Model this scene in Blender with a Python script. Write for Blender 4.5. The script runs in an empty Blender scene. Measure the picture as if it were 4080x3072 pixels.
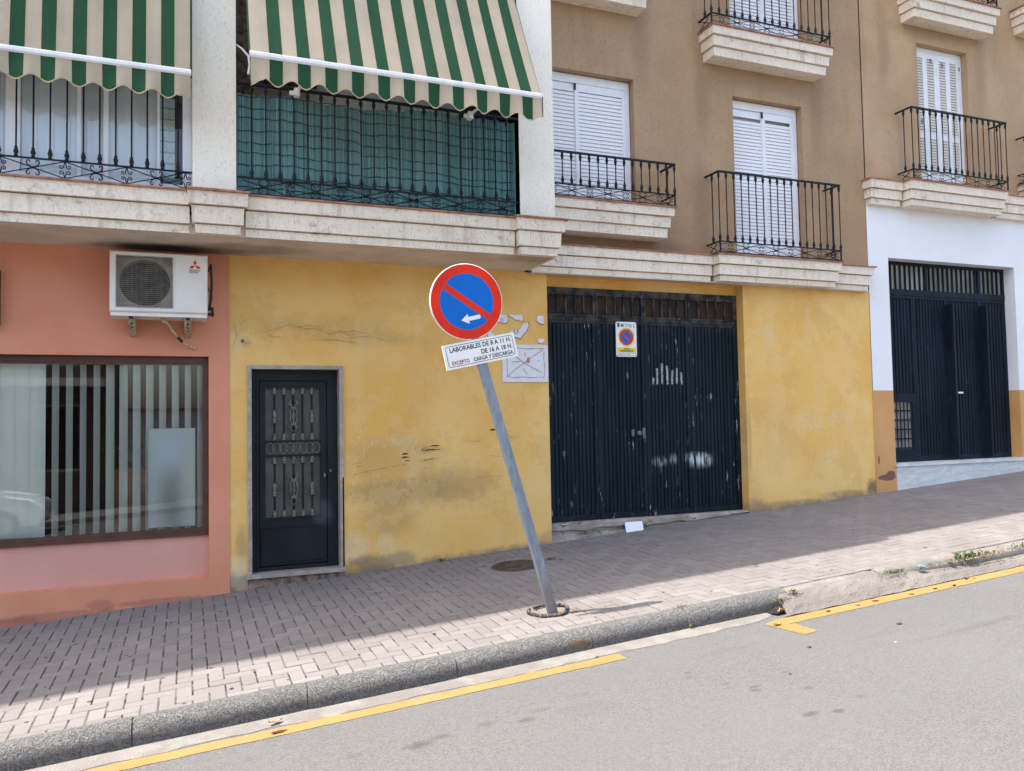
import bpy, math, random
from mathutils import Vector, Matrix
random.seed(7)
SC = bpy.context.scene
COL = SC.collection
PI = math.pi

# ------------------------------------------------------------------ camera, sky, sun, exposure
def setup():
    cam = bpy.data.cameras.new('camera'); co = bpy.data.objects.new('camera', cam); COL.objects.link(co)
    yaw, pit, rol = math.radians(22.015), math.radians(2.597), math.radians(-1.0685)
    f = Vector((math.sin(yaw)*math.cos(pit), math.cos(yaw)*math.cos(pit), math.sin(pit)))
    r0 = Vector((math.cos(yaw), -math.sin(yaw), 0)); u0 = r0.cross(f)
    r = r0*math.cos(rol)+u0*math.sin(rol); u = r.cross(f)
    m = Matrix((r, u, -f)).transposed().to_4x4(); m.translation = Vector((0, -8.5, 1.7))
    co.matrix_world = m
    cam.sensor_fit = 'HORIZONTAL'; cam.sensor_width = 36.0; cam.lens = 36.0*3207.45/4080
    cam.clip_start = 0.05; cam.clip_end = 500
    SC.camera = co
    sun_vec = Vector((1.373, -0.288, -2.728)).normalized()
    el = math.asin(-sun_vec.z); az = math.atan2(-sun_vec.x, -sun_vec.y)
    w = bpy.data.worlds.new('World'); SC.world = w; w.use_nodes = True
    nt = w.node_tree; bg = nt.nodes['Background']; sky = nt.nodes.new('ShaderNodeTexSky')
    sky.sky_type = 'NISHITA'; sky.sun_disc = False; sky.sun_elevation = el; sky.sun_rotation = az
    sky.air_density = 1.0; sky.dust_density = 4.0; sky.ozone_density = 0.2
    nt.links.new(sky.outputs[0], bg.inputs[0]); bg.inputs[1].default_value = 0.15
    s = bpy.data.lights.new('sun', 'SUN'); s.energy = 3.0; s.angle = math.radians(0.5); s.color = (1.0, 0.94, 0.86)
    so = bpy.data.objects.new('sun', s); COL.objects.link(so)
    so.rotation_euler = sun_vec.to_track_quat('-Z', 'Y').to_euler(); so.location = (-10, 4, 25)
    v = SC.view_settings; v.view_transform = 'Standard'; v.look = 'None'; v.gamma = 1; v.use_curve_mapping = False
    v.exposure = 1.74
setup()

# ------------------------------------------------------------------ node helper
class NT:
    def __init__(s, name):
        s.m = bpy.data.materials.new(name); s.m.use_nodes = True
        s.t = s.m.node_tree; s.b = s.t.nodes['Principled BSDF']; s.out = s.t.nodes['Material Output']
        s._p = None
    def n(s, typ, ins=None, **props):
        nd = s.t.nodes.new(typ)
        for k, v in props.items(): setattr(nd, k, v)
        for k, v in (ins or {}).items(): s.set(nd.inputs[k], v)
        return nd
    def set(s, sock, v):
        if hasattr(v, 'is_output'): s.t.links.new(v, sock)
        elif isinstance(v, (tuple, list)):
            v = tuple(v)
            if len(v) == 3 and sock.type == 'RGBA': v = v+(1,)
            sock.default_value = v
        else: sock.default_value = v
    @property
    def P(s):
        if s._p is None: s._p = s.n('ShaderNodeNewGeometry').outputs['Position']
        return s._p
    def math(s, op, a, b=0.0, c=0.0, clamp=False):
        nd = s.n('ShaderNodeMath', {0: a, 1: b, 2: c}, operation=op, use_clamp=clamp); return nd.outputs[0]
    def scl(s, sc, off=(0, 0, 0), P=None):
        nd = s.n('ShaderNodeMapping', {'Vector': P or s.P, 'Scale': sc, 'Location': off}); return nd.outputs[0]
    def noise(s, scale, detail=3, sc=None, rough=0.55, off=(0, 0, 0), P=None, dist=0.0):
        v = s.scl(sc, off, P) if sc else (s.scl((1, 1, 1), off, P) if off != (0, 0, 0) else (P or s.P))
        return s.n('ShaderNodeTexNoise', {'Vector': v, 'Scale': scale, 'Detail': detail, 'Roughness': rough, 'Distortion': dist}).outputs[0]
    def ramp(s, v, lo, hi, a=0.0, b=1.0):
        return s.n('ShaderNodeMapRange', {0: v, 1: lo, 2: hi, 3: a, 4: b}, interpolation_type='SMOOTHSTEP').outputs[0]
    def mix(s, f, a, b, mode='MIX'):
        nd = s.n('ShaderNodeMix', data_type='RGBA', blend_type=mode)
        s.set(nd.inputs[0], f); s.set(nd.inputs[6], a); s.set(nd.inputs[7], b); return nd.outputs[2]
    def blob(s, c, r, amt=0.6, nz=6.0, soft=0.6):
        """stain mask: ellipsoid with a ragged edge"""
        v = s.n('ShaderNodeVectorMath', {0: s.P, 1: c}, operation='SUBTRACT').outputs[0]
        v = s.n('ShaderNodeVectorMath', {0: v, 1: tuple(1/q for q in r)}, operation='MULTIPLY').outputs[0]
        l = s.n('ShaderNodeVectorMath', {0: v}, operation='LENGTH').outputs['Value']
        l = s.math('ADD', l, s.math('MULTIPLY', s.math('SUBTRACT', s.noise(nz, 4), 0.5), amt*2))
        return s.ramp(l, 1.0-soft*0.5, 1.0+soft*0.5, 1.0, 0.0)
    def bump(s, h, strength=0.3, dist=0.01, prev=None):
        nd = s.n('ShaderNodeBump', {'Height': h, 'Strength': strength, 'Distance': dist})
        if prev is not None: s.t.links.new(prev, nd.inputs['Normal'])
        return nd.outputs[0]
    def fin(s, col, rough=0.8, nrm=None, **kw):
        s.set(s.b.inputs['Base Color'], col); s.set(s.b.inputs['Roughness'], rough)
        if nrm is not None: s.set(s.b.inputs['Normal'], nrm)
        for k, v in kw.items(): s.set(s.b.inputs[k.replace('_', ' ')], v)
        return s.m

M = {}
def plain(name, col, rough=0.6, var=0.12, scale=9.0, bump=0.0, bscale=60.0, **kw):
    t = NT(name)
    n = t.noise(scale, 4)
    c2 = tuple(max(0, c*(1-var*1.6)) for c in col); c1 = tuple(min(1, c*(1+var)) for c in col)
    c = t.mix(t.ramp(n, 0.3, 0.7), c2, c1)
    nr = t.bump(t.noise(bscale, 3), bump, 0.006) if bump else None
    M[name] = t.fin(c, rough, nr, **kw); return M[name]

def stucco(name, col, stain, streak=0.5, bump=0.5, sx=55, sz=16, extra=None, big=0.15):
    """plaster dragged with a board: short vertical furrows"""
    t = NT(name)
    fur = t.noise(1.0, 4, sc=(sx, sx, sz), rough=0.6, dist=0.6)
    fine = t.noise(140, 2)
    large = t.noise(1.3, 4, off=(3, 1, 7))
    drip = t.noise(1.0, 3, sc=(9, 9, 0.7))
    c = t.mix(t.ramp(large, 0.3, 0.75, 0, big*2), col, stain)
    c = t.mix(t.ramp(drip, 0.58, 0.78, 0, streak*0.5), c, stain)
    c = t.mix(t.ramp(fur, 0.40, 0.30, 0, streak), c, tuple(q*0.62 for q in stain))
    c = t.mix(t.ramp(t.noise(1.0, 3, sc=(sx*1.7, sx*1.7, sz*2.2), rough=0.6, dist=0.9, off=(4, 4, 4)), 0.42, 0.35, 0, streak*.9), c, tuple(q*0.5 for q in stain))
    if extra: c = extra(t, c)
    h = t.math('ADD', fur, t.math('MULTIPLY', fine, 0.25))
    M[name] = t.fin(c, 0.9, t.bump(h, bump, 0.012)); return M[name]

def build_materials():
    # pillars and mouldings of the left building
    stucco('cream_stucco', (0.93, 0.875, 0.75), (0.66, 0.60, 0.49), 0.36, 0.5, big=0.1)
    def cornice_dirt(t, c):
        n = t.noise(5.0, 6, sc=(1, 1, 1.8), off=(9, 2, 1), rough=0.7)
        c = t.mix(t.ramp(n, 0.56, 0.74, 0, 0.65), c, (0.20, 0.165, 0.11))
        c = t.mix(t.math('MULTIPLY', t.ramp(t.noise(1, 3, sc=(11, 11, 1.1)), .52, .7), t.ramp(t.noise(3, 3), .4, .6)), c, (0.36, 0.29, 0.20)) if False else t.mix(t.ramp(t.noise(1, 3, sc=(12, 12, 1.3)), .54, .74, 0, .45), c, (0.40, 0.32, 0.22))
        return t.mix(t.ramp(t.noise(26, 4, sc=(1, 1, .6)), 0.6, 0.75, 0, 0.35), c, (0.22, 0.17, 0.12))
    stucco('cornice_stucco', (0.88, 0.78, 0.64), (0.56, 0.44, 0.31), 0.5, 0.7, extra=cornice_dirt)
    def rain(t, c):
        for (x, z, w, h, k) in ((6.15, 5.85, .10, .55, .5), (8.02, 5.8, .12, .6, .5), (7.2, 6.15, .8, .12, .4), (5.45, 3.84, .4, .10, .6), (4.6, 3.80, .9, .12, .7), (5.25, 6.3, .12, .5, .4), (11.25, 6.9, .12, .6, .4), (9.3, 7.0, .1, .5, .4), (10.3, 7.35, .9, .1, .4), (6.1, 4.3, .12, .6, .45), (8.15, 4.2, .1, .6, .4), (3.75, 6.2, .12, .9, .4)):
            c = t.mix(t.math('MULTIPLY', t.blob((x, 0, z), (w, .6, h), .5, 7, 1.3), k), c, (0.24, 0.155, 0.09))
        return t.mix(t.ramp(t.noise(1.0, 4, sc=(5, 5, .45), off=(2, 0, 0)), .5, .72, 0, .35), c, (0.29, 0.19, 0.11))
    stucco('brown_stucco', (0.45, 0.295, 0.172), (0.37, 0.235, 0.128), 0.8, 0.8, 60, 14, big=0.5, extra=rain)
    stucco('tan_stucco', (0.50, 0.34, 0.20), (0.42, 0.27, 0.15), 0.55, 0.5, 60, 14, big=0.5, extra=rain)
    # soffit
    t = NT('soffit_plaster')
    c = t.mix(t.ramp(t.noise(2.2, 5), 0.35, 0.65), (0.58, 0.48, 0.39), (0.70, 0.60, 0.51))
    c = t.mix(t.ramp(t.noise(45, 4, dist=1.2), 0.55, 0.72, 0, 0.6), c, (0.24, 0.18, 0.13))
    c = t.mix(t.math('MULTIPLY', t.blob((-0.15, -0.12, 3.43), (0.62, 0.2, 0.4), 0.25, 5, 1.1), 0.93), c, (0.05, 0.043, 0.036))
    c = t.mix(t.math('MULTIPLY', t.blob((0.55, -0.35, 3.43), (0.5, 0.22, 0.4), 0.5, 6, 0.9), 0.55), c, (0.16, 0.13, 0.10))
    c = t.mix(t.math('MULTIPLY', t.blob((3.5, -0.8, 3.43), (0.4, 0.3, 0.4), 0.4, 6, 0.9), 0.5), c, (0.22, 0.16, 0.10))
    M['soffit_plaster'] = t.fin(c, 0.95, t.bump(t.noise(38, 4, dist=1.5), 0.5, 0.012))
    # yellow wall
    t = NT('yellow_wall')
    c = t.mix(t.ramp(t.noise(0.9, 5, off=(2, 0, 5)), 0.33, 0.68), (0.74, 0.415, 0.100), (0.80, 0.51, 0.165))
    c = t.mix(t.ramp(t.noise(1.0, 3, sc=(3.2, 3, 0.5), off=(1, 0, 0)), 0.52, 0.75, 0, 0.35), c, (0.72, 0.54, 0.27))
    dirty = (0.42, 0.265, 0.10)
    for (cx, cz, rx, rz, k, colr) in (
        (2.15, 0.98, 0.62, 0.13, 0.75, dirty), (2.75, 1.02, 0.45, 0.22, 0.6, dirty), (2.0, 0.72, 0.30, 0.2, 0.5, dirty),
        (2.05, 1.33, 0.55, 0.22, 0.4, (0.48, 0.31, 0.125)), (1.62, 0.42, 0.16, 0.14, 0.55, (0.74, 0.60, 0.36)), (1.95, 0.40, 0.10, 0.13, 0.5, (0.74, 0.60, 0.36)),
        (1.78, 0.22, 0.25, 0.10, 0.85, (0.23, 0.18, 0.12)), (2.12, 0.27, 0.15, 0.07, 0.85, (0.26, 0.20, 0.14)), (1.62, 0.17, 0.07, 0.06, 0.8, (0.55, 0.36, 0.06)),
        (0.48, 0.14, 0.13, 0.13, 0.95, (0.24, 0.21, 0.17)), (0.50, 0.52, 0.05, 0.2, 0.5, (0.33, 0.24, 0.12)), (0.47, 0.32, 0.08, 0.1, 0.6, (0.74, 0.60, 0.36)),
        (0.47, 2.6, 0.07, 0.18, 0.4, (0.74, 0.60, 0.34)), (1.2, 2.76, 0.75, 0.10, 0.25, (0.40, 0.29, 0.14)), (1.8, 2.62, 0.5, 0.09, 0.3, (0.40, 0.29, 0.14)),
        (3.85, 0.36, 0.12, 0.08, 0.5, (0.42, 0.26, 0.13)), (6.80, 0.53, 0.16, 0.12, 0.75, (0.28, 0.19, 0.12)), (7.4, 0.55, 0.6, 0.06, 0.6, (0.33, 0.22, 0.12)),
        (8.78, 0.68, 0.10, 0.13, 0.9, (0.17, 0.13, 0.08)), (8.3, 0.64, 0.4, 0.05, 0.7, (0.33, 0.22, 0.12)), (7.1, 2.75, 0.10, 0.16, 0.5, (0.72, 0.54, 0.27)),
        (7.2, 1.5, 0.3, 0.5, 0.3, (0.56, 0.37, 0.16)), (6.72, 1.4, 0.04, 0.5, 0.5, (0.40, 0.28, 0.13))):
        c = t.mix(t.math('MULTIPLY', t.blob((cx, 0.0, cz), (rx, 0.5, rz), 0.5, 5.0/max(0.25, min(rx, rz)*2.2), 0.9), k), c, colr)
    # dirt splashed up from the paving in patches
    spl = t.noise(7, 5, sc=(1, 1, 1), rough=0.7)
    zz = t.n('ShaderNodeSeparateXYZ', {0: t.P}).outputs
    hgt = t.math('SUBTRACT', zz[2], t.math('ADD', t.math('MULTIPLY', zz[0], 0.0653), 0.045))
    k = t.ramp(t.math('ADD', hgt, t.math('MULTIPLY', spl, 0.16)), 0.07, 0.16, 0.75, 0)
    c = t.mix(k, c, (0.22, 0.165, 0.10))
    # blistered filler line and specks
    cr = t.noise(6, 6, sc=(1, 1, 2.5), dist=2.0)
    band = t.blob((1.35, 0, 2.67), (0.95, 0.5, 0.09), 0.5, 6, 0.8)
    cr2 = t.math('MULTIPLY', band, t.ramp(t.math('ABSOLUTE', t.math('SUBTRACT', cr, 0.5)), 0.0, 0.02, 0.7, 0))
    c = t.mix(cr2, c, (0.36, 0.25, 0.11))
    c = t.mix(t.ramp(t.noise(38, 2, off=(4, 4, 4)), 0.74, 0.78, 0, 0.5), c, (0.30, 0.20, 0.09))
    h = t.math('ADD', t.noise(30, 4), t.math('MULTIPLY', t.noise(4, 3), 1.6))
    nr = t.bump(h, 0.25, 0.01); nr = t.bump(t.math('MULTIPLY', band, t.noise(14, 4, sc=(1, 1, 2))), 0.5, 0.02, nr)
    c = t.mix(t.ramp(t.noise(2.4, 6, off=(8, 0, 1), rough=.65), .50, .54, 0, .22), c, (0.80, 0.58, 0.27))
    c = t.mix(t.ramp(t.noise(1.7, 6, off=(3, 0, 8), rough=.65), .54, .57, 0, .22), c, (0.56, 0.32, 0.085))
    M['yellow_wall'] = t.fin(c, 0.85, nr)
    # pink wall
    t = NT('pink_wall')
    c = t.mix(t.ramp(t.noise(1.2, 4), 0.3, 0.7), (0.62, 0.24, 0.135), (0.69, 0.29, 0.18))
    for (cx, cz, rx, rz, k) in ((-0.75, 0.06, 0.12, 0.05, .5), (-1.45, -0.03, 0.2, 0.05, .6), (-0.2, 0.05, 0.4, 0.03, .5), (-1.1, 0.0, 0.5, 0.04, .5)):
        c = t.mix(t.math('MULTIPLY', t.blob((cx, 0, cz), (rx, .5, rz), 0.6, 12, 0.7), k), c, (0.30, 0.115, 0.08))
    c = t.mix(t.ramp(t.noise(30, 3, off=(1, 8, 3)), 0.75, 0.8, 0, 0.4), c, (0.34, 0.14, 0.1))
    M['pink_wall'] = t.fin(c, 0.75, t.bump(t.noise(45, 4), 0.2, 0.008))
    t = NT('pink_panel')
    c = t.mix(t.ramp(t.noise(1.5, 4), 0.3, 0.7), (0.60, 0.305, 0.235), (0.64, 0.34, 0.27))
    c = t.mix(t.ramp(t.noise(30, 3, off=(1, 8, 3)), 0.76, 0.8, 0, 0.4), c, (0.34, 0.17, 0.13))
    M['pink_panel'] = t.fin(c, 0.8, t.bump(t.noise(60, 4), 0.15, 0.006))
    # white and ochre wall of the right building
    t = NT('white_wall')
    c = t.mix(t.ramp(t.noise(1.0, 4), 0.3, 0.7), (0.76, 0.765, 0.77), (0.82, 0.82, 0.825))
    M['white_wall'] = t.fin(c, 0.8, t.bump(t.noise(35, 4), 0.12, 0.008))
    t = NT('ochre_wall')
    c = t.mix(t.ramp(t.noise(1.6, 4), 0.3, 0.7), (0.56, 0.285, 0.095), (0.62, 0.34, 0.13))
    br = t.math('MAXIMUM', t.blob((9.05, -.02, 0.83), (0.17, .5, 0.045), 0.5, 9, 0.3), t.blob((9.12, -.02, 0.87), (0.08, .5, 0.05), 0.4, 12, 0.3))
    br = t.math('MAXIMUM', br, t.blob((8.91, -.02, 1.08), (0.015, .5, 0.06), 0.3, 12, 0.3))
    c = t.mix(br, c, (0.19, 0.095, 0.07))
    nr = t.bump(t.math('SUBTRACT', t.noise(40, 4), t.math('MULTIPLY', br, 3)), 0.3, 0.006)
    M['ochre_wall'] = t.fin(c, 0.8, nr)
    # metal garage doors (dark navy paint, chalky, chipped)
    def gate(name, base, chips, smears, top_rust):
        t = NT(name)
        n1 = t.noise(1.0, 4, sc=(14, 14, 1.6))
        c = t.mix(t.ramp(n1, 0.35, 0.7), base, tuple(q*2.0 for q in base))
        c = t.mix(t.ramp(t.noise(0.8, 3), 0.45, 0.7, 0, 0.35), c, (0.018, 0.027, 0.037))
        ch = t.noise(1.0, 4, sc=(27, 27, 4.6), rough=0.6, off=(0.7, 0, 0.3))
        gatez = t.ramp(t.noise(1.4, 2, off=(5, 0, 2)), 0.40, 0.60)
        chip = t.math('MULTIPLY', t.ramp(ch, 0.648, 0.665), gatez)
        chip = t.math('MULTIPLY', chip, chips)
        c = t.mix(chip, c, (0.30, 0.32, 0.33))
        if top_rust:
            z = t.n('ShaderNodeSeparateXYZ', {0: t.P}).outputs[2]
            k = t.math('MULTIPLY', t.ramp(z, 2.75, 3.05, 0, 0.75), t.ramp(t.noise(8, 4), 0.38, 0.62))
            c = t.mix(k, c, (0.12, 0.085, 0.06))
        for (cx, cz, rx, rz, k, fr) in smears:
            st = t.ramp(t.noise(1.0, 3, sc=(fr, fr, 4), off=(cx, 0, cz)), 0.42, 0.56)
            c = t.mix(t.math('MULTIPLY', t.math('MULTIPLY', t.blob((cx, .13, cz), (rx, .5, rz), 0.5, 14, 1.7), st), k), c, (0.62, 0.66, 0.69))
        M[name] = t.fin(c, 0.55, t.bump(t.math('SUBTRACT', t.noise(1.0, 3, sc=(60, 60, 12)), t.math('MULTIPLY', chip, 0.6)), 0.25, 0.004), Specular_IOR_Level=0.15)
    gate('gate_paint', (0.005, 0.0095, 0.0145), 0.9, ((6.06, 1.17, 0.15, 0.07, 0.9, 26), (5.47, 1.17, 0.09, 0.05, 0.45, 26), (5.66, 1.2, .05, .05, .45, 26), (5.95, 1.21, .1, .05, .6, 26)), True)
    gate('gate_paint_far', (0.005, 0.0095, 0.016), 0.12, (), False)
    t = NT('door_paint')
    c = t.mix(t.ramp(t.noise(3, 4), 0.35, 0.7), (0.0065, 0.011, 0.014), (0.012, 0.018, 0.023))
    c = t.mix(t.math('MULTIPLY', t.blob((1.32, .1, 0.80), (0.1, .5, 0.12), .4, 9, .9), .35), c, (0.10, 0.13, 0.17))
    M['door_paint'] = t.fin(c, 0.42, t.bump(t.noise(40, 3), 0.08, 0.004), Specular_IOR_Level=0.2)
    plain('door_casting', (0.15, 0.137, 0.108), 0.55, 0.3, 25)
    t = NT('door_glass')
    wv = t.n('ShaderNodeTexWave', {'Vector': t.P, 'Scale': 28.0, 'Distortion': 0.6}, bands_direction='Z').outputs[0]
    c = t.mix(t.ramp(t.noise(4, 4), .3, .7), (0.042, 0.037, 0.030), (0.085, 0.075, 0.060))
    M['door_glass'] = t.fin(c, 0.35, t.bump(wv, 0.35, 0.004))
    # marble
    def marble(name, a, b, ang=(1, 1, 1), vs=2.0):
        t = NT(name)
        n = t.noise(vs, 6, sc=ang, dist=1.5, rough=0.6)
        v = t.ramp(t.math('ABSOLUTE', t.math('SUBTRACT', n, 0.5)), 0.0, 0.07, 1, 0)
        c = t.mix(t.math('MULTIPLY', v, 0.75), a, b)
        c = t.mix(t.ramp(t.noise(14, 4), .5, .8, 0, .4), c, tuple(q*.6 for q in a))
        M[name] = t.fin(c, 0.4)
    marble('white_marble', (0.66, 0.67, 0.66), (0.50, 0.52, 0.51), (1.2, 1, 3.5), 1.1)
    marble('grey_marble', (0.33, 0.275, 0.235), (0.42, 0.38, 0.335), (1, 1, 1), 3.0)
    plain('step_stone', (0.22, 0.145, 0.105), 0.8, 0.4, 14, 0.3)
    plain('dark_gap', (0.010, 0.005, 0.004), 0.9)
    # windows
    plain('white_frame', (0.80, 0.81, 0.83), 0.4, 0.03)
    plain('white_slat', (0.80, 0.80, 0.80), 0.45, 0.04, 30)
    plain('cream_slat', (0.70, 0.66, 0.56), 0.5, 0.05, 30)
    plain('shutter_back', (0.62, 0.62, 0.63), 0.6, 0.05)
    plain('cream_back', (0.38, 0.34, 0.28), 0.6, 0.05)
    plain('brown_frame', (0.085, 0.032, 0.020), 0.4, 0.15)
    plain('iron', (0.010, 0.011, 0.016), 0.45, 0.3, 30, Specular_IOR_Level=0.25)
    plain('terracotta', (0.37, 0.16, 0.10), 0.8, 0.25, 14, 0.2)
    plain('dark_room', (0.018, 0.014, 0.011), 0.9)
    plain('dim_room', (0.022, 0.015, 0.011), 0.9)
    for gname, tint, gain in (('glass', (0.96, 0.99, 0.975, 1), 1.85), ('clear_glass', (0.98, 0.99, 0.99, 1), 1.5)):
        t = NT(gname)
        fr = t.n('ShaderNodeFresnel', {'IOR': 1.52}).outputs[0]
        fr = t.math('MULTIPLY', fr, gain, clamp=True)
        gl = t.n('ShaderNodeBsdfGlossy', {'Color': (0.95, 0.98, 0.97, 1), 'Roughness': 0.0})
        tr = t.n('ShaderNodeBsdfTransparent', {'Color': tint})
        mx = t.n('ShaderNodeMixShader', {0: fr, 1: tr.outputs[0], 2: gl.outputs[0]})
        t.t.links.new(mx.outputs[0], t.out.inputs[0]); M[gname] = t.m
    t = NT('curtain')
    c = t.mix(t.ramp(t.noise(3, 3), .3, .7), (0.86, 0.88, 0.93), (0.92, 0.93, 0.96)); M['curtain'] = t.fin(c, 0.9)
    t = NT('print_curtain')
    vo = t.n('ShaderNodeTexVoronoi', {'Vector': t.P, 'Scale': 26.0}).outputs
    z = t.n('ShaderNodeSeparateXYZ', {0: t.P}).outputs[2]
    bands = t.ramp(t.math('SINE', t.math('MULTIPLY', z, 62)), 0.8, 0.95)
    c = t.mix(t.ramp(vo[0], .25, .4), (0.72, 0.72, 0.42), (0.70, 0.82, 0.82)); c = t.mix(t.math('MULTIPLY', bands, .8), c, (0.27, 0.43, 0.62))
    M['print_curtain'] = t.fin(c, 0.9)
    t = NT('blind_cloth')
    c = t.mix(t.ramp(t.noise(2, 3), .3, .7), (0.86, 0.90, 0.82), (0.91, 0.935, 0.87)); M['blind_cloth'] = t.fin(c, 0.8)
    t = NT('blur_paint')  # soft light and dark blobs painted as a blurred reflection
    c = t.mix(t.blob((-.13, .11, 1.0), (.10, .5, .35), .12, 3, 1.6), (0.50, 0.56, 0.56), (0.27, 0.31, 0.30))
    c = t.mix(t.math('MULTIPLY', t.blob((-.15, .11, 1.47), (.11, .5, .16), .12, 3, 1.6), .9), c, (0.52, 0.60, 0.70))
    c = t.mix(t.math('MULTIPLY', t.blob((.0, .11, 1.15), (.06, .5, .3), .12, 3, 1.6), .5), c, (0.58, 0.57, 0.52)); M['blur_paint'] = t.fin(c, 0.7)
    # awning cloth
    def cloth(name, col):
        t = NT(name)
        n = t.noise(3.0, 4)
        c = t.mix(t.ramp(n, 0.3, 0.75), col, tuple(q*0.86 for q in col))
        c = t.mix(t.ramp(t.noise(32, 3), 0.74, 0.8, 0, 0.35), c, tuple(min(1, q*.6+.1) for q in col))
        wv = t.noise(420, 1)
        d = t.fin(c, 0.85, t.bump(t.math('ADD', t.math('MULTIPLY', wv, .1), t.noise(7, 2)), 0.25, 0.006))
        tl = t.n('ShaderNodeBsdfTranslucent', {'Color': c})
        mx = t.n('ShaderNodeMixShader', {0: 0.38, 1: t.b.outputs[0], 2: tl.outputs[0]})
        t.t.links.new(mx.outputs[0], t.out.inputs[0]); M[name] = d
    cloth('cream_cloth', (0.72, 0.60, 0.43)); cloth('green_cloth', (0.022, 0.105, 0.042)); cloth('piping_cloth', (0.72, 0.58, 0.36))
    plain('white_metal', (0.80, 0.80, 0.80), 0.35, 0.05)
    t = NT('reed')
    gi = t.n('ShaderNodeNewGeometry').outputs['Random Per Island']
    c = t.mix(gi, (0.07, 0.20, 0.20), (0.17, 0.36, 0.38)); M['reed'] = t.fin(c, 0.45)
    plain('worn_steel', (0.13, 0.135, 0.14), .6, .3, 30); plain('scrape', (0.30, 0.32, 0.33), .7, .35, 40)
    plain('reed_wire', (0.012, 0.05, 0.045), 0.6)
    # AC
    t = NT('ac_case')
    c = t.mix(t.ramp(t.noise(4, 4), .3, .75), (0.74, 0.715, 0.66), (0.68, 0.645, 0.58))
    c = t.mix(t.ramp(t.noise(1, 3, sc=(20, 20, 2)), .6, .8, 0, .35), c, (0.45, 0.40, 0.33)); M['ac_case'] = t.fin(c, 0.4)
    plain('ac_grille', (0.27, 0.24, 0.20), 0.5, 0.2, 20)
    plain('ac_dark', (0.012, 0.010, 0.009), 0.8)
    plain('ac_recess', (0.36, 0.31, 0.26), 0.7, 0.25, 6)
    plain('rust_bracket', (0.46, 0.36, 0.27), 0.7, 0.35, 40)
    plain('hose', (0.50, 0.40, 0.30), 0.7, 0.25, 30)
    plain('black_rubber', (0.02, 0.018, 0.017), 0.7, 0.3)
    # signs
    plain('sign_red', (0.74, 0.030, 0.008), 0.45, 0.1, 6, Specular_IOR_Level=0.2)
    plain('sign_blue', (0.0, 0.135, 0.52), 0.45, 0.04, 6, Specular_IOR_Level=0.2)
    plain('sign_white', (0.80, 0.79, 0.75), 0.4, 0.03)
    plain('ink_black', (0.016, 0.015, 0.018), 0.6)
    plain('ink_red', (0.26, 0.012, 0.035), 0.6)
    plain('ink_grey', (0.16, 0.15, 0.20), 0.6)
    plain('sign_yellow', (0.78, 0.58, 0.02), 0.5, 0.05)
    t = NT('galvanised')
    vo = t.n('ShaderNodeTexVoronoi', {'Vector': t.scl((1, 1, .5)), 'Scale': 30.0}).outputs['Color']
    g = t.n('ShaderNodeSeparateColor', {0: vo}).outputs[0]
    c = t.mix(t.math('MULTIPLY', g, .6), (0.17, 0.205, 0.245), (0.26, 0.295, 0.33))
    c = t.mix(t.ramp(t.noise(1, 3, sc=(30, 30, 3)), .5, .75, 0, .6), c, (0.36, 0.39, 0.41))
    z = t.n('ShaderNodeSeparateXYZ', {0: t.P}).outputs[2]
    c = t.mix(t.ramp(t.math('ADD', z, t.math('MULTIPLY', t.noise(9, 4), .5)), .45, .85, .8, 0), c, (0.17, 0.142, 0.11))
    M['galvanised'] = t.fin(c, 0.5, t.bump(t.noise(60, 3), .08, .003), Metallic=0.25)
    plain('tile_white', (0.72, 0.69, 0.70), 0.25, 0.04)
    plain('tile_body', (0.28, 0.16, 0.09), 0.9, 0.2)
    plain('glue_grey', (0.40, 0.37, 0.37), 0.8, 0.2)
    plain('plaque_pink', (0.50, 0.26, 0.18), 0.7, 0.2)
    # chalk and pencil scrawl: thin coats with gaps
    def scrawl(name, col, cover):
        t = NT(name)
        k = t.ramp(t.noise(130, 3), 0.36, 0.62)
        t.fin(col, 0.9)
        tr = t.n('ShaderNodeBsdfTransparent')
        mx = t.n('ShaderNodeMixShader', {0: t.math('MULTIPLY', k, cover), 1: tr.outputs[0], 2: t.b.outputs[0]})
        t.t.links.new(mx.outputs[0], t.out.inputs[0]); M[name] = t.m
    scrawl('chalk', (0.84, 0.76, 0.62), 0.65); scrawl('spray_white', (0.86, 0.78, 0.66), 0.4); scrawl('pencil', (0.10, 0.06, 0.02), 0.6)
    plain('scratch', (0.05, 0.025, 0.01), 0.9, 0.3)
    # ground
    t = NT('paver')
    oi = t.n('ShaderNodeObjectInfo').outputs['Random']; gi = t.n('ShaderNodeNewGeometry').outputs['Random Per Island']
    rnd = t.n('ShaderNodeTexWhiteNoise', {0: t.n('ShaderNodeCombineXYZ', {0: oi, 1: gi}).outputs[0]}, noise_dimensions='3D').outputs['Value']
    c = t.mix(rnd, (0.152, 0.139, 0.132), (0.198, 0.182, 0.173))
    c = t.mix(t.ramp(t.noise(1.1, 4), .35, .7, 0, .55), c, (0.135, 0.119, 0.114))
    c = t.mix(t.ramp(t.noise(90, 3), .45, .7, 0, .3), c, (0.235, 0.217, 0.205))
    c = t.mix(t.ramp(t.noise(13, 3, off=(7, 3, 0)), .70, .74, 0, .8), c, (0.08, 0.07, 0.066))
    c = t.mix(t.ramp(t.noise(2.6, 5, off=(1, 9, 0)), .6, .8, 0, .4), c, (0.115, 0.098, 0.092))
    M['paver'] = t.fin(c, 0.85, t.bump(t.noise(150, 3), 0.25, 0.004))
    t = NT('joint_sand')
    c = t.mix(t.ramp(t.noise(9, 4, rough=.7), .40, .56), (0.012, 0.011, 0.008), (0.125, 0.108, 0.09))
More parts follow.
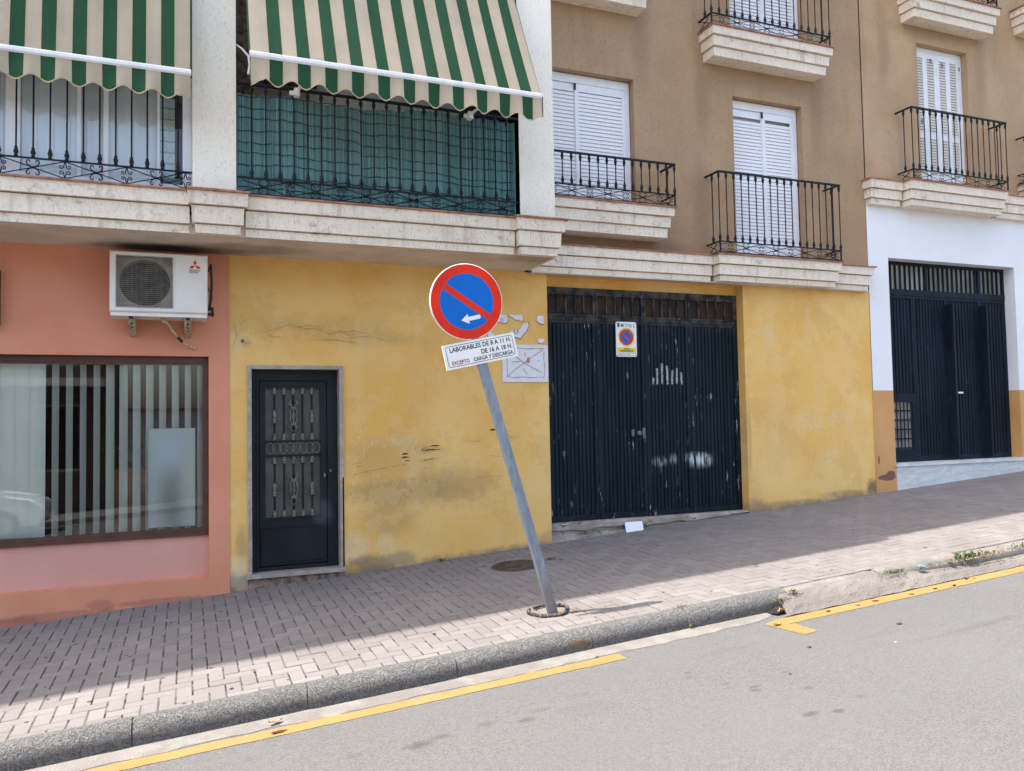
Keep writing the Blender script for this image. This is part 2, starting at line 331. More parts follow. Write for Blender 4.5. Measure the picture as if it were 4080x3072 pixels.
    M['joint_sand'] = t.fin(c, 0.95, t.bump(t.noise(120, 3), .5, .006))
    plain('kerb_joint', (0.10, 0.09, 0.075), .95, .3, 20, .4)
    plain('crack_line', (0.42, 0.26, 0.095), .95, .2)
    plain('joint_shade', (0.085, 0.052, 0.030), .95, .2, 20)
    plain('gum', (0.042, 0.038, 0.036), 0.8, 0.3)
    t = NT('kerb_stone')
    n = t.noise(40, 4, dist=2.2, rough=.6); n2 = t.noise(200, 2)
    c = t.mix(t.ramp(n, 0.42, 0.56), (0.075, 0.073, 0.071), (0.225, 0.218, 0.204))
    c = t.mix(t.ramp(n2, .3, .7, 0, .5), c, (0.25, 0.245, 0.23))
    c = t.mix(t.math('MULTIPLY', t.blob((2.66, -3.16, .075), (0.09, 0.03, 0.03), .5, 24, .6), .7), c, (0.25, 0.125, 0.02))
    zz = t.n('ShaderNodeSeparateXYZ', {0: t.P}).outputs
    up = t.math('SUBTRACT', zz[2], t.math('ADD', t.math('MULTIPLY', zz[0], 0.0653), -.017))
    shade_grime = t.ramp(t.math('ADD', up, t.math('MULTIPLY', t.noise(5, 5, rough=.7), .10)), .02, -.08, 0, .45)  # lower kerb face darkened: its shade painted in together with ragged grime
    c = t.mix(shade_grime, c, t.mix(t.ramp(n, .42, .58), (0.04, 0.041, 0.043), (0.13, 0.13, 0.13)))
    M['kerb_stone'] = t.fin(c, 0.85, t.bump(t.math('ADD', n, t.math('MULTIPLY', n2, .3)), 1.0, 0.03))
    t = NT('concrete')
    c = t.mix(t.ramp(t.noise(6, 5), .35, .7), (0.151, 0.139, 0.124), (0.203, 0.190, 0.172))
    c = t.mix(t.ramp(t.noise(110, 3), .5, .75, 0, .4), c, (0.13, 0.118, 0.10)); M['concrete'] = t.fin(c, 0.9, t.bump(t.noise(60, 5), .6, .012))
    t = NT('ramp_concrete')
    c = t.mix(t.ramp(t.noise(2.2, 5), .35, .7), (0.144, 0.128, 0.113), (0.190, 0.172, 0.153))
    c = t.mix(t.ramp(t.noise(34, 3, sc=(1, .7, 1)), .62, .72, 0, .7), c, (0.085, 0.075, 0.062)); M['ramp_concrete'] = t.fin(c, 0.9, t.bump(t.noise(50, 5), .8, .015))
    t = NT('threshold')
    c = t.mix(t.ramp(t.noise(4, 5), .35, .7), (0.27, 0.225, 0.19), (0.44, 0.375, 0.32))
    ck = t.noise(2.2, 7, sc=(1, 1, 3.0), dist=0.6, off=(3, 0, 1.2))
    crack = t.math('MULTIPLY', t.ramp(t.math('ABSOLUTE', t.math('SUBTRACT', ck, .5)), .003, .014, 1, 0), t.ramp(t.noise(2, 2), .45, .6))
    c = t.mix(crack, c, (0.10, 0.065, 0.04)); M['threshold'] = t.fin(c, 0.9, t.bump(t.math('SUBTRACT', t.noise(30, 5), crack), .6, .02))
    t = NT('asphalt')
    n = t.noise(160, 3); n2 = t.n('ShaderNodeTexVoronoi', {'Vector': t.P, 'Scale': 120.0}).outputs
    g = t.n('ShaderNodeSeparateColor', {0: n2['Color']}).outputs[0]
    c = t.mix(g, (0.066, 0.066, 0.065), (0.140, 0.137, 0.133))
    c = t.mix(t.ramp(t.noise(900, 2), .35, .7, 0, .45), c, (0.104, 0.104, 0.104))
    c = t.mix(t.ramp(t.noise(1, 3, sc=(.25, 1.5, 1), off=(0, 3, 0)), .45, .7, 0, .35), c, (0.10, 0.10, 0.10))
    c = t.mix(t.ramp(t.noise(.8, 4), .35, .7, 0, .35), c, (0.125, 0.125, 0.124))
    c = t.mix(t.ramp(t.noise(1.0, 5, sc=(.8, 2.6, 1), off=(2, 7, 0)), .60, .78, 0, .35), c, (0.07, 0.068, 0.066))
    for (x, y, rx, ry, k) in STAINS:
        c = t.mix(t.math('MULTIPLY', t.blob((x, y, 0.0653*x-.105+.02*y), (rx, ry, .4), .8, 34, 1.2), k*.95), c, (0.05, 0.048, 0.045))
    M['asphalt'] = t.fin(c, 0.85, t.bump(t.math('ADD', n2['Distance'], n), .55, .006))
    t = NT('yellow_paint')
    w = t.ramp(t.noise(22, 5, rough=.75), .50, .66, 0, .62)
    c = t.mix(t.ramp(t.noise(3, 4), .3, .7), (0.255, 0.145, 0.034), (0.275, 0.168, 0.050)); c = t.mix(w, c, (0.16, 0.135, 0.09))
    c = t.mix(t.ramp(t.noise(300, 2), .45, .7, 0, .4), c, (0.261, 0.171, 0.068)); M['yellow_paint'] = t.fin(c, 0.8, t.bump(t.noise(220, 2), .45, .005))
    plain('cast_iron', (0.050, 0.038, 0.032), 0.6, 0.3, 20, 0.4)
    plain('ring_clay', (0.085, 0.068, 0.058), 0.8, 0.6, 25, 0.5, 90)
    plain('weed', (0.075, 0.11, 0.028), 0.7, 0.4, 30); plain('dry_weed', (0.26, 0.19, 0.09), 0.8, 0.4, 30)
    plain('dead_leaf', (0.45, 0.26, 0.14), 0.8, 0.3, 40); plain('paper_white', (0.86, 0.86, 0.87), 0.7, 0.01)
    plain('paper_blue', (0.12, 0.22, 0.62), 0.6); plain('litter_red', (0.55, 0.02, 0.06), .5); plain('litter_teal', (0.12, 0.40, 0.42), .5)
    plain('pebble_dark', (0.04, 0.038, 0.036), .8); plain('pebble_tan', (0.62, 0.42, 0.32), .8)
    # across the street
    plain('car_paint', (0.80, 0.80, 0.80), 0.2, 0.01, Coat_Weight=1.0); plain('car_glass', (0.02, 0.022, 0.025), 0.08); plain('chrome', (0.6, 0.6, 0.6), .25, .02, Metallic=1.0)
    plain('lamp_glass', (0.55, 0.56, 0.58), .1, .02)
    plain('facade_ochre', (0.11, 0.07, 0.045), .85, .1, 2); plain('facade_white', (0.50, 0.48, 0.45), .85, .06, 2); plain('roof_tile', (0.34, 0.15, 0.09), .85, .2, 8)
    plain('pot_orange', (0.40, 0.12, 0.05), .7); plain('leaf_green', (0.14, 0.22, 0.03), .5, .3)

# dark drips and tyre scuffs on the asphalt: x, y, size x, size y, strength
STAINS = [(1.21, -4.01, .075, .04, .75), (1.35, -3.97, .05, .03, .6), (1.86, -4.02, .05, .03, .7), (1.63, -3.95, .05, .03, .45), (2.0, -3.93, .06, .03, .4), (2.3, -3.85, .07, .03, .25),
          (3.25, -4.37, .035, .022, .75), (3.28, -4.32, .03, .018, .7), (3.16, -4.19, .03, .02, .4), (3.54, -4.51, .03, .02, .6), (3.28, -4.81, .045, .028, .8), (3.44, -4.86, .035, .024, .8), (3.61, -4.23, .03, .02, .4), (3.08, -3.9, .025, .016, .6), (3.04, -3.98, .03, .018, .5),
          (5.19, -4.28, .35, .035, .22), (5.5, -4.26, .3, .04, .25), (4.63, -4.02, .3, .03, .14), (3.56, -3.69, .3, .04, .12), (3.69, -4.77, .03, .02, .5), (0.85, -3.95, .06, .03, .35)]
build_materials()

# ------------------------------------------------------------------ mesh helpers
class MB:
    def __init__(s): s.v = []; s.f = []; s.mi = []; s.cur = 0
    def face(s, pts):
        i = len(s.v); s.v += [tuple(p) for p in pts]; s.f.append(tuple(range(i, i+len(pts)))); s.mi.append(s.cur); return s
    def grid(s, rows, closed_u=False):
        """rows of points -> quad sheet"""
        i = len(s.v); n = len(rows[0])
        for r in rows: s.v += [tuple(p) for p in r]
        for a in range(len(rows)-1):
            for b in range(n-1 if not closed_u else n):
                b2 = (b+1) % n
                s.f.append((i+a*n+b, i+a*n+b2, i+(a+1)*n+b2, i+(a+1)*n+b)); s.mi.append(s.cur)
        return s
    def box(s, x0, x1, y0, y1, z0, z1):
        return s.hexa([(x0, y0, z0), (x1, y0, z0), (x1, y1, z0), (x0, y1, z0), (x0, y0, z1), (x1, y0, z1), (x1, y1, z1), (x0, y1, z1)])
    def hexa(s, p):
        i = len(s.v); s.v += [tuple(q) for q in p]
        for f in ((0, 3, 2, 1), (4, 5, 6, 7), (0, 1, 5, 4), (1, 2, 6, 5), (2, 3, 7, 6), (3, 0, 4, 7)):
            s.f.append(tuple(i+k for k in f)); s.mi.append(s.cur)
        return s
    def tube(s, pts, r, n=6, closed=False, cap=True):
        pts = [Vector(p) for p in pts]; rings = []
        rr = r if isinstance(r, (list, tuple)) else [r]*len(pts)
        N = len(pts)
        for k in range(N):
            a = pts[(k-1) % N] if (closed or k > 0) else pts[k]; b = pts[(k+1) % N] if (closed or k < N-1) else pts[k]
            t = (b-a).normalized() if (b-a).length > 1e-9 else Vector((0, 0, 1))
            ref = Vector((0, 1, 0)) if abs(t.y) < 0.9 else Vector((1, 0, 0))
            u = t.cross(ref).normalized(); w = t.cross(u)
            rings.append([pts[k]+(u*math.cos(2*PI*j/n)+w*math.sin(2*PI*j/n))*rr[k] for j in range(n)])
        if closed: rings.append(rings[0])
        s.grid(rings, True)
        if cap and not closed: s.face(rings[0][::-1]); s.face(rings[-1])
        return s
    def lathe(s, prof, c=(0, 0, 0), n=8):
        rows = [[(c[0]+r*math.cos(2*PI*j/n), c[1]+r*math.sin(2*PI*j/n), c[2]+z) for j in range(n)] for r, z in prof]
        return s.grid(rows, True)
    def prism_y(s, poly, y0, y1):
        """polygon in x,z pushed from y0 (front) to y1"""
        s.face([(x, y0, z) for x, z in poly]); s.face([(x, y1, z) for x, z in poly][::-1])
        for a in range(len(poly)):
            (x0, z0), (x1, z1) = poly[a], poly[(a+1) % len(poly)]
            s.face([(x1, y0, z1), (x0, y0, z0), (x0, y1, z0), (x1, y1, z1)])
        return s
    def prof_x(s, prof, x0, x1, caps=True):
        """profile in y,z swept along x"""
        s.grid([[(x0, y, z) for y, z in prof], [(x1, y, z) for y, z in prof]])
        if caps: s.face([(x0, y, z) for y, z in prof]); s.face([(x1, y, z) for y, z in prof][::-1])
        return s
    def mesh(s, name, mats, smooth=False, xf=None):
        me = bpy.data.meshes.new(name)
        v = [tuple(xf @ Vector(p)) for p in s.v] if xf is not None else s.v
        me.from_pydata(v, [], s.f)
        for m in (mats if isinstance(mats, (list, tuple)) else [mats]): me.materials.append(M[m] if isinstance(m, str) else m)
        me.polygons.foreach_set('material_index', s.mi)
        if smooth: me.polygons.foreach_set('use_smooth', [True]*len(s.f))
        me.update(); return me
    def build(s, name, mats, parent=None, smooth=False, label=None, kind=None, xf=None):
        return put(name, s.mesh(name, mats, smooth, xf), parent, label=label, kind=kind)

def put(name, me, parent=None, loc=(0, 0, 0), rot=None, label=None, kind=None):
    """link one object; world placement is kept under its parent"""
    o = bpy.data.objects.new(name, me); COL.objects.link(o)
    if parent is not None:
        o.parent = parent; pm = WORLD[parent.name]
        o.matrix_parent_inverse = pm.inverted()
    o.location = loc
    if rot: o.rotation_euler = rot
    mm = Matrix.Translation(Vector(loc))
    if rot:
        from mathutils import Euler
        mm = mm @ Euler(rot).to_matrix().to_4x4()
    WORLD[o.name] = mm
    if label: o['label'] = label
    if kind: o['kind'] = kind
    return o
WORLD = {}
def thing(name, label, cat, loc=(0, 0, 0), group=None):
    o = bpy.data.objects.new(name, None); COL.objects.link(o); o.location = loc; o.empty_display_size = 0.2
    WORLD[o.name] = Matrix.Translation(Vector(loc))
    o['label'] = label; o['category'] = cat
    if group: o['group'] = group
    return o
def tag(o, label, cat, group=None):
    o['label'] = label; o['category'] = cat
    if group: o['group'] = group
    return o
def dup(o, parent=None, dx=(0, 0, 0)):
    """a copy of a part or thing with copies of everything below it, moved by dx"""
    c = o.copy(); COL.objects.link(c)
    if parent is not None: c.parent = parent
    c.location = o.location + Vector(dx) if o.parent is None or parent is not None else o.location
    WORLD[c.name] = Matrix.Translation(Vector(dx)) @ WORLD[o.name]
    for ch in list(o.children):
        dup_child(ch, c, dx)
    return c
def dup_child(ch, c, dx):
    d = ch.copy(); COL.objects.link(d); d.parent = c; WORLD[d.name] = Matrix.Translation(Vector(dx)) @ WORLD[ch.name]
    for g in list(ch.children): dup_child(g, d, dx)

def wall(mb, x0, x1, z0, z1, holes, y=0.0, depth=0.14, reveal_mi=None):
    """front sheet at y with rectangular openings and their reveals going back by depth"""
    xs = sorted({x0, x1} | {min(max(v, x0), x1) for h in holes for v in h[:2]}); zs = sorted({z0, z1} | {min(max(v, z0), z1) for h in holes for v in h[2:4]})
    for a in range(len(xs)-1):
        for b in range(len(zs)-1):
            cx, cz = (xs[a]+xs[a+1])/2, (zs[b]+zs[b+1])/2
            if any(h[0] < cx < h[1] and h[2] < cz < h[3] for h in holes): continue
            mb.face([(xs[a], y, zs[b]), (xs[a+1], y, zs[b]), (xs[a+1], y, zs[b+1]), (xs[a], y, zs[b+1])])
    for h in holes:
        d = h[4] if len(h) > 4 else depth
        X0, X1, Z0, Z1 = h[:4]
        mb.face([(X0, y, Z0), (X0, y, Z1), (X0, y+d, Z1), (X0, y+d, Z0)]); mb.face([(X1, y, Z1), (X1, y, Z0), (X1, y+d, Z0), (X1, y+d, Z1)])
        sk = h[5] if len(h) > 5 else ''
        if 't' not in sk: mb.face([(X0, y, Z1), (X1, y, Z1), (X1, y+d, Z1), (X0, y+d, Z1)])
        if 'b' not in sk: mb.face([(X1, y, Z0), (X0, y, Z0), (X0, y+d, Z0), (X1, y+d, Z0)])
    return mb

def text_mb(mb, s, x, z, size, y, align='LEFT', sx=1.0, bold=0.0, xf=None, shear=0.0):
    """letters as a flat sheet in the x-z plane facing the street"""
    cu = bpy.data.curves.new('lettering', 'FONT'); cu.body = s; cu.size = size; cu.align_x = align; cu.offset = bold; cu.resolution_u = 2; cu.shear = shear
    ob = bpy.data.objects.new('lettering', cu); COL.objects.link(ob)
    dg = bpy.context.evaluated_depsgraph_get(); dg.update()
    me = bpy.data.meshes.new_from_object(ob.evaluated_get(dg))
    i = len(mb.v)
    for v in me.vertices:
        p = Vector((x+v.co.x*sx, y, z+v.co.y)); mb.v.append(tuple(xf @ p) if xf is not None else tuple(p))
    for p in me.polygons: mb.f.append(tuple(i+k for k in p.vertices)); mb.mi.append(mb.cur)
    bpy.data.objects.remove(ob); bpy.data.curves.remove(cu); bpy.data.meshes.remove(me)
    return mb
def ribbon(mb, pts, w, y, jit=0.0, taper=False):
    """a painted or scratched stroke lying on the wall: polyline in x,z"""
    P = [Vector((p[0]+random.uniform(-jit, jit), p[1]+random.uniform(-jit, jit))) for p in pts]
    # resample softly
    Q = []
    for a, b in zip(P[:-1], P[1:]):
        for k in range(3): Q.append(a.lerp(b, k/3))
    Q.append(P[-1]); L, R = [], []
    for k, q in enumerate(Q):
        t = (Q[min(k+1, len(Q)-1)]-Q[max(k-1, 0)]);  t = t.normalized() if t.length > 1e-9 else Vector((1, 0))
        n = Vector((-t.y, t.x)); ww = w*(0.65+0.5*random.random())*0.5
        if taper: ww *= max(0.15, math.sin(PI*(k+0.3)/(len(Q)-0.4)))
        L.append((q.x+n.x*ww, y, q.y+n.y*ww)); R.append((q.x-n.x*ww, y, q.y-n.y*ww))
    mb.grid([R, L]); return mb
def arc(cx, cz, r, a0, a1, n=8, rz=None):
    rz = rz or r
    return [(cx+r*math.cos(math.radians(a0+(a1-a0)*k/n)), cz+rz*math.sin(math.radians(a0+(a1-a0)*k/n))) for k in range(n+1)]
def gz(x, y): return 0.045+0.0653*x+0.02*y          # top of the paving
def rz_(x, y): return gz(x, y)-0.15                  # top of the asphalt

# ------------------------------------------------------------------ ground
def ground():
    nrm = Vector((-0.0653, -0.02, 1)).normalized(); ex = Vector((1, 0, 0.0653)).normalized(); ey = nrm.cross(ex)
    SL = Matrix((ex, ey, nrm)).transposed().to_4x4()
    # asphalt
    mb = MB(); X = [-60+6*k for k in range(23)]; Y = [-60, -30, -20, -10, -8.2, -6, -3.1]
    mb.grid([[(x, y, rz_(x, y)) for x in X] for y in Y])
    road = mb.build('road', 'asphalt', kind='structure')
    def strip(mb, x0, x1, ya, yb, lift, n, jag=0.006):
        A, B = [], []
        for k in range(n+1):
            x = x0+(x1-x0)*k/n; a, b = ya(x)+random.uniform(-jag, jag), yb(x)+random.uniform(-jag, jag)
            A.append((x, a, rz_(x, a)+lift)); B.append((x, b, rz_(x, b)+lift))
        mb.grid([A, B])
    mb = MB(); strip(mb, -9, 2.88, lambda x: -3.440, lambda x: -3.324, 0.003, 150); mb.build('yellow_line', 'yellow_paint', road, label='yellow edge line running from bottom left along the gutter')
    mb = MB(); strip(mb, 4.20, 15, lambda x: -3.483, lambda x: -3.335, 0.046, 140)
    # thick old paint: the line steps up on the lip of the ramp
    mb2 = MB(); strip(mb2, 4.30, 20, lambda x: -3.470, lambda x: -3.332, 0.003, 160)
    def P(x, y): return (x, y, rz_(x, y)+0.003)
    mb2.face([P(4.14, -3.375), P(4.30, -3.483), P(4.30, -3.322)])
    mb2.face([P(4.14, -3.375), P(4.215, -3.728), P(4.352, -3.718), P(4.334, -3.484), P(4.301, -3.484)])
    mb2.build('yellow_line', 'yellow_paint', road, label='yellow edge line with a short stub, starting at the concrete ramp')
    # gutter strip
    mb = MB()
    def go(x): return -3.305+0.010*math.sin(x*5.1)+0.006*math.sin(x*13+1)
    A, B = [], []
    for k in range(151):
        x = -9+13.35*k/150; b = go(x)+random.uniform(-.011, .011)
        if x > 4.1: b += (x-4.1)*0.35
        A.append((x, -3.12, rz_(x, -3.12)+0.016)); B.append((x, b, rz_(x, b)+0.0022))
    mb.grid([B, A]); mb.build('gutter', 'concrete', kind='structure')
    # ramp of poured concrete in front of the garage
    mb = MB(); rows = []
    ys = [-3.325, -3.30, -3.26, -3.21, -3.17, -3.135, -3.10]; hs = [0.008, 0.03, 0.062, 0.093, 0.112, 0.126, 0.128]
    xs = [4.40+0.08*k for k in range(150)]
    for y, h in zip(ys, hs):
        row = []
        for k, x in enumerate(xs):
            xx = x + (0.10*random.random()-0.02 if k == 0 else 0) + (0.06 if (k == 0 and y > -3.2) else 0)
            fade = 1-0.62*max(0, min(1, (x-5.5)/1.2)) if y > -3.22 else 1-0.25*max(0, min(1, (x-5.5)/1.2))
            e = 0.6 if k == 0 else 1
            row.append((xx, y+random.uniform(-.006, .006), rz_(xx, y)+h*fade*e+random.uniform(-.003, .003)))
        rows.append(row)
    mb.grid(rows)
    # broken edge
    lo = [(p[0]+0.015, p[1], rz_(p[0], p[1])-0.02) for p in (r[0] for r in rows)]
    mb.grid([[r[0] for r in rows], lo])
    mb.build('concrete_ramp', 'ramp_concrete', kind='structure', smooth=False)
    # kerb: granite-like stones with a rounded nose
    kerb = bpy.data.objects.new('kerb', None); COL.objects.link(kerb); kerb['kind'] = 'structure'; WORLD['kerb'] = Matrix()
    js = [-8.35, -7.35, -6.35, -5.34, -4.34, -3.33, -2.32, -1.31, -0.303, 0.716, 1.716, 2.765, 3.60, 4.575]
    js += [4.575+1.0*k for k in range(1, 12)]
    prof = [(-3.03, 0.0), (-3.058, 0.002)]+[(-3.058-0.100*math.sin(math.radians(a))**.8, -0.112+0.114*math.cos(math.radians(a))**.8) for a in range(10, 91, 10)]+[(-3.166, -0.2)]
    for a, b in zip(js[:-1], js[1:]):
        mb = MB(); far = a >= 4.5; n = 12 if a < 6 else 5; dy = random.uniform(-.007, .007); dz = random.uniform(-.006, .004)-(0.004 if far else 0)
        rows = []
        for k in range(n+1):
            t = k/n; x = a+0.0045+(b-a-0.009)*t; e = 0.006 if k in (0, n) else 0
            rows.append([(x, y+dy+e*0.6+random.uniform(-.0015, .0015), gz(x, y)+z+dz-e*0.7+random.uniform(-.0015, .0015)) for y, z in prof])
        mb.grid(rows); mb.face(rows[0][::-1]); mb.face(rows[-1])
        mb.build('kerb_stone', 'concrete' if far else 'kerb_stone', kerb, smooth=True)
    # mortar between kerb stones and under the paving
    mb = MB(); prof2 = [(y+0.009, z-0.012) for y, z in prof]
    mb.grid([[(x, y, gz(x, y)+z) for y, z in prof2] for x in (-8.35, 15.5)])
    mb.build('kerb_mortar', 'kerb_joint', kerb)
    mb = MB(); XX = [-60, -9, -3.6, 0, 4, 8, 12, 16, 70]
    mb.grid([[(x, y, gz(x, y)-0.0055) for x in XX] for y in (-3.05, 0.6)])
    pav = mb.build('pavement', 'joint_sand', kind='structure')
    # herringbone pavers, 20 x 10 cm
    cam = SC.camera.matrix_world.inverted(); F = 3207.45/4080
    def px(x, y):
        p = cam @ Vector((x, y, gz(x, y)))
        return (0.5+F*p.x/-p.z, 0.5*3072/4080-F*p.y/-p.z) if p.z < -0.3 else None
    U = 0.1; G = 0.0025; GX = 0.0046; cells = []
    ox, oy = 0.035, -0.062
    for r in range(-31, 2):
        for c in range(-40, 146):
            q = (c-r) % 4
            if q == 0: cells.append((c*U, (c+2)*U, r*U, (r+1)*U, 0))
            # a stretcher across covers rows r and r+1 at column c
            if (c-r) % 4 == 3: cells.append((c*U, (c+1)*U, r*U, (r+2)*U, 1))
    out = []
    for x0, x1, y0, y1, v in cells:
        x0 += ox; x1 += ox; y0 += oy; y1 += oy
        a, b = max(y0, -3.036), min(y1, -0.004)
        if b-a < 0.02: continue
        if x1 < -3.4 or x0 > 13.9: continue
        cx, cy = (x0+x1)/2, (a+b)/2
        if math.hypot(cx-3.125, cy+0.80) < 0.285+0.02: continue
        clipped = (b-a) < (y1-y0)-1e-4
        cs = [px(x0, a), px(x1, a), px(x1, b), px(x0, b)]
        area = 0
        if all(cs) and any(0 < p[0] < 1 and 0 < p[1] < 0.753 for p in cs):
            ctr = px(cx, cy)
            if 0 < ctr[0] < 1 and 0 < ctr[1] < 0.753:
                area = abs(sum(cs[i][0]*cs[(i+1) % 4][1]-cs[(i+1) % 4][0]*cs[i][1] for i in range(4)))
        out.append((area, x0, x1, a, b, v, clipped))
    out.sort(key=lambda t: -t[0])
    def paver_mb(mb, x0, x1, y0, y1, zf):
        c = 0.004; z = lambda x, y, d: zf(x, y)+d
        lo = [(x0, y0), (x1, y0), (x1, y1), (x0, y1)]; hi = [(x0+c, y0+c), (x1-c, y0+c), (x1-c, y1-c), (x0+c, y1-c)]
        i = len(mb.v)
        mb.v += [(x, y, z(x, y, -0.02)) for x, y in lo]+[(x, y, z(x, y, -0.0035)) for x, y in lo]+[(x, y, z(x, y, 0)) for x, y in hi]
        for k in range(4):
            k2 = (k+1) % 4
            mb.f += [(i+k, i+k2, i+4+k2, i+4+k), (i+4+k, i+4+k2, i+8+k2, i+8+k)]; mb.mi += [0, 0]
        mb.f.append((i+8, i+9, i+10, i+11)); mb.mi.append(0)
    base = {}
    for v, (w, h) in ((0, (0.2, 0.1)), (1, (0.1, 0.2))):
        mb = MB(); paver_mb(mb, -w/2+GX, w/2-GX, -h/2+G, h/2-G, lambda x, y: 0.0); base[v] = mb.mesh('paver', 'paver')
    rest = MB(); n = 0
    for area, x0, x1, y0, y1, v, clipped in out:
        cx, cy = (x0+x1)/2, (y0+y1)/2; dz = random.gauss(0, 0.0011)
        sx, sy = random.gauss(0, 0.0035), random.gauss(0, 0.0035)
        if n < 300 and area > 0:
            if clipped:
                mb = MB(); w, h = x1-x0, y1-y0; paver_mb(mb, -w/2+GX, w/2-GX, -h/2+G, h/2-G, lambda x, y: 0.0); me = mb.mesh('paver', 'paver')
            else: me = base[v]
            o = bpy.data.objects.new('paver', me); COL.objects.link(o); o.parent = pav
            o.matrix_local = Matrix.Translation((cx, cy, gz(cx, cy)+dz)) @ SL @ Matrix.Rotation(sx, 4, 'X') @ Matrix.Rotation(sy, 4, 'Y')
            n += 1
        else:
            paver_mb(rest, x0+GX, x1-GX, y0+G, y1-G, lambda x, y: gz(x, y)+dz+sx*(y-cy)+sy*(x-cx))
    rest.build('pavers', 'paver', pav, kind='stuff', label='herringbone concrete pavers towards the building line and further uphill')
    # chewing gum spots
    gum = MB()
    for k in range(130):
        x = random.uniform(-1.4, 9); y = random.uniform(-2.98, -0.4); r = random.uniform(.008, .02)
        if math.hypot(x-3.125, y+.8) < .35: continue
        gum.face([(x+r*random.uniform(.7, 1.1)*math.cos(2*PI*j/9), y+r*random.uniform(.7, 1.1)*math.sin(2*PI*j/9), 0) for j in range(9)])
    gum.v = [(x, y, gz(x, y)+0.0022) for x, y, z in gum.v]
    gum.build('gum_spots', 'gum', pav, kind='stuff')
    # manhole cover
    t = thing('manhole_cover', 'round cast iron manhole cover in the shaded paving beside the leaning sign post', 'manhole cover', (3.125, -0.80, gz(3.125, -.8)))
    def on(mb, c=(3.125, -.80)): mb.v = [(c[0]+x, c[1]+y, gz(c[0]+x, c[1]+y)+z) for x, y, z in mb.v]; return mb
    mb = MB(); mb.lathe([(0.262, -0.02), (0.262, 0.001), (0.255, 0.003), (0.235, 0.003), (0.231, -0.004)], n=48); on(mb).build('frame_ring', 'cast_iron', t, True)
    mb = MB(); mb.lathe([(0.229, -0.012), (0.229, 0.001), (0.222, 0.002), (0.17, 0.002), (0.168, -0.003), (0.150, -0.003), (0.148, 0.002), (0.138, 0.002), (0.136, -0.003), (0.0, -0.003)], n=48)
    for k in range(24):
        a = 2*PI*k/24; c, s_ = math.cos(a), math.sin(a); d = (-s_*.009, c*.009)
        mb.face([(c*.178+d[0], s_*.178+d[1], .005), (c*.178-d[0], s_*.178-d[1], .005), (c*.214-d[0], s_*.214-d[1], .005), (c*.214+d[0], s_*.214+d[1], .005)][::-1])
    for dx, dy, w, h in ((-.02, 0, .11, .05), (-.02, .045, .07, .012), (-.02, -.045, .07, .012), (.055, .01, .025, .03), (-.09, -.01, .025, .025)):
        mb.box(dx-w/2, dx+w/2, dy-h/2, dy+h/2, -.004, .004)
    on(mb).build('lid', 'cast_iron', t)
    mb = MB(); mb.lathe([(0.33, 0.0), (0.262, 0.0)], n=40); on(mb).v; 
    for i, p in enumerate(mb.v):
        a = i; mb.v[i] = (p[0], p[1], p[2]-0.001)
    mb.build('mortar_collar', 'concrete', pav)
ground()

# ------------------------------------------------------------------ shared building parts
def moulding(mb, x0, x1, yf, z0=3.43, zt=3.785, left=True, right=True, yb=0.0, mid=(3.50, 3.66), steps=(0.075, 0.04, 0.0), caps=(0, 0)):
    """three stepped bands, the top one standing furthest out"""
    zs = [(z0, mid[0]), (mid[0], mid[1]), (mid[1], zt)]
    mb.box(x0+(.10 if left else 0), x1-(.10 if right else 0), yf+max(steps)+.022, yb, z0+.01, zt-.01)
    for (a, b), s in zip(zs, steps):
        if a > z0: a += .011
        l = s*0.8 if left else 0; r = s*0.8 if right else 0
        lip = 0.006
        X0, X1, Y = x0+l, x1-r, yf+s
        mb.hexa([(X0+(lip if left else 0), Y+lip, a), (X1-(lip if right else 0), Y+lip, a), (X1-(lip if right else 0), yb, a), (X0+(lip if left else 0), yb, a),
                 (X0, Y, b), (X1, Y, b), (X1, yb, b), (X0, yb, b)])
    return mb
def spiral(cx, cz, r, a0, turns, n=12, end=0.25):
    return [(cx+r*(1-(1-end)*k/n)*math.cos(math.radians(a0+turns*k/n)), cz+r*(1-(1-end)*k/n)*math.sin(math.radians(a0+turns*k/n))) for k in range(n+1)]
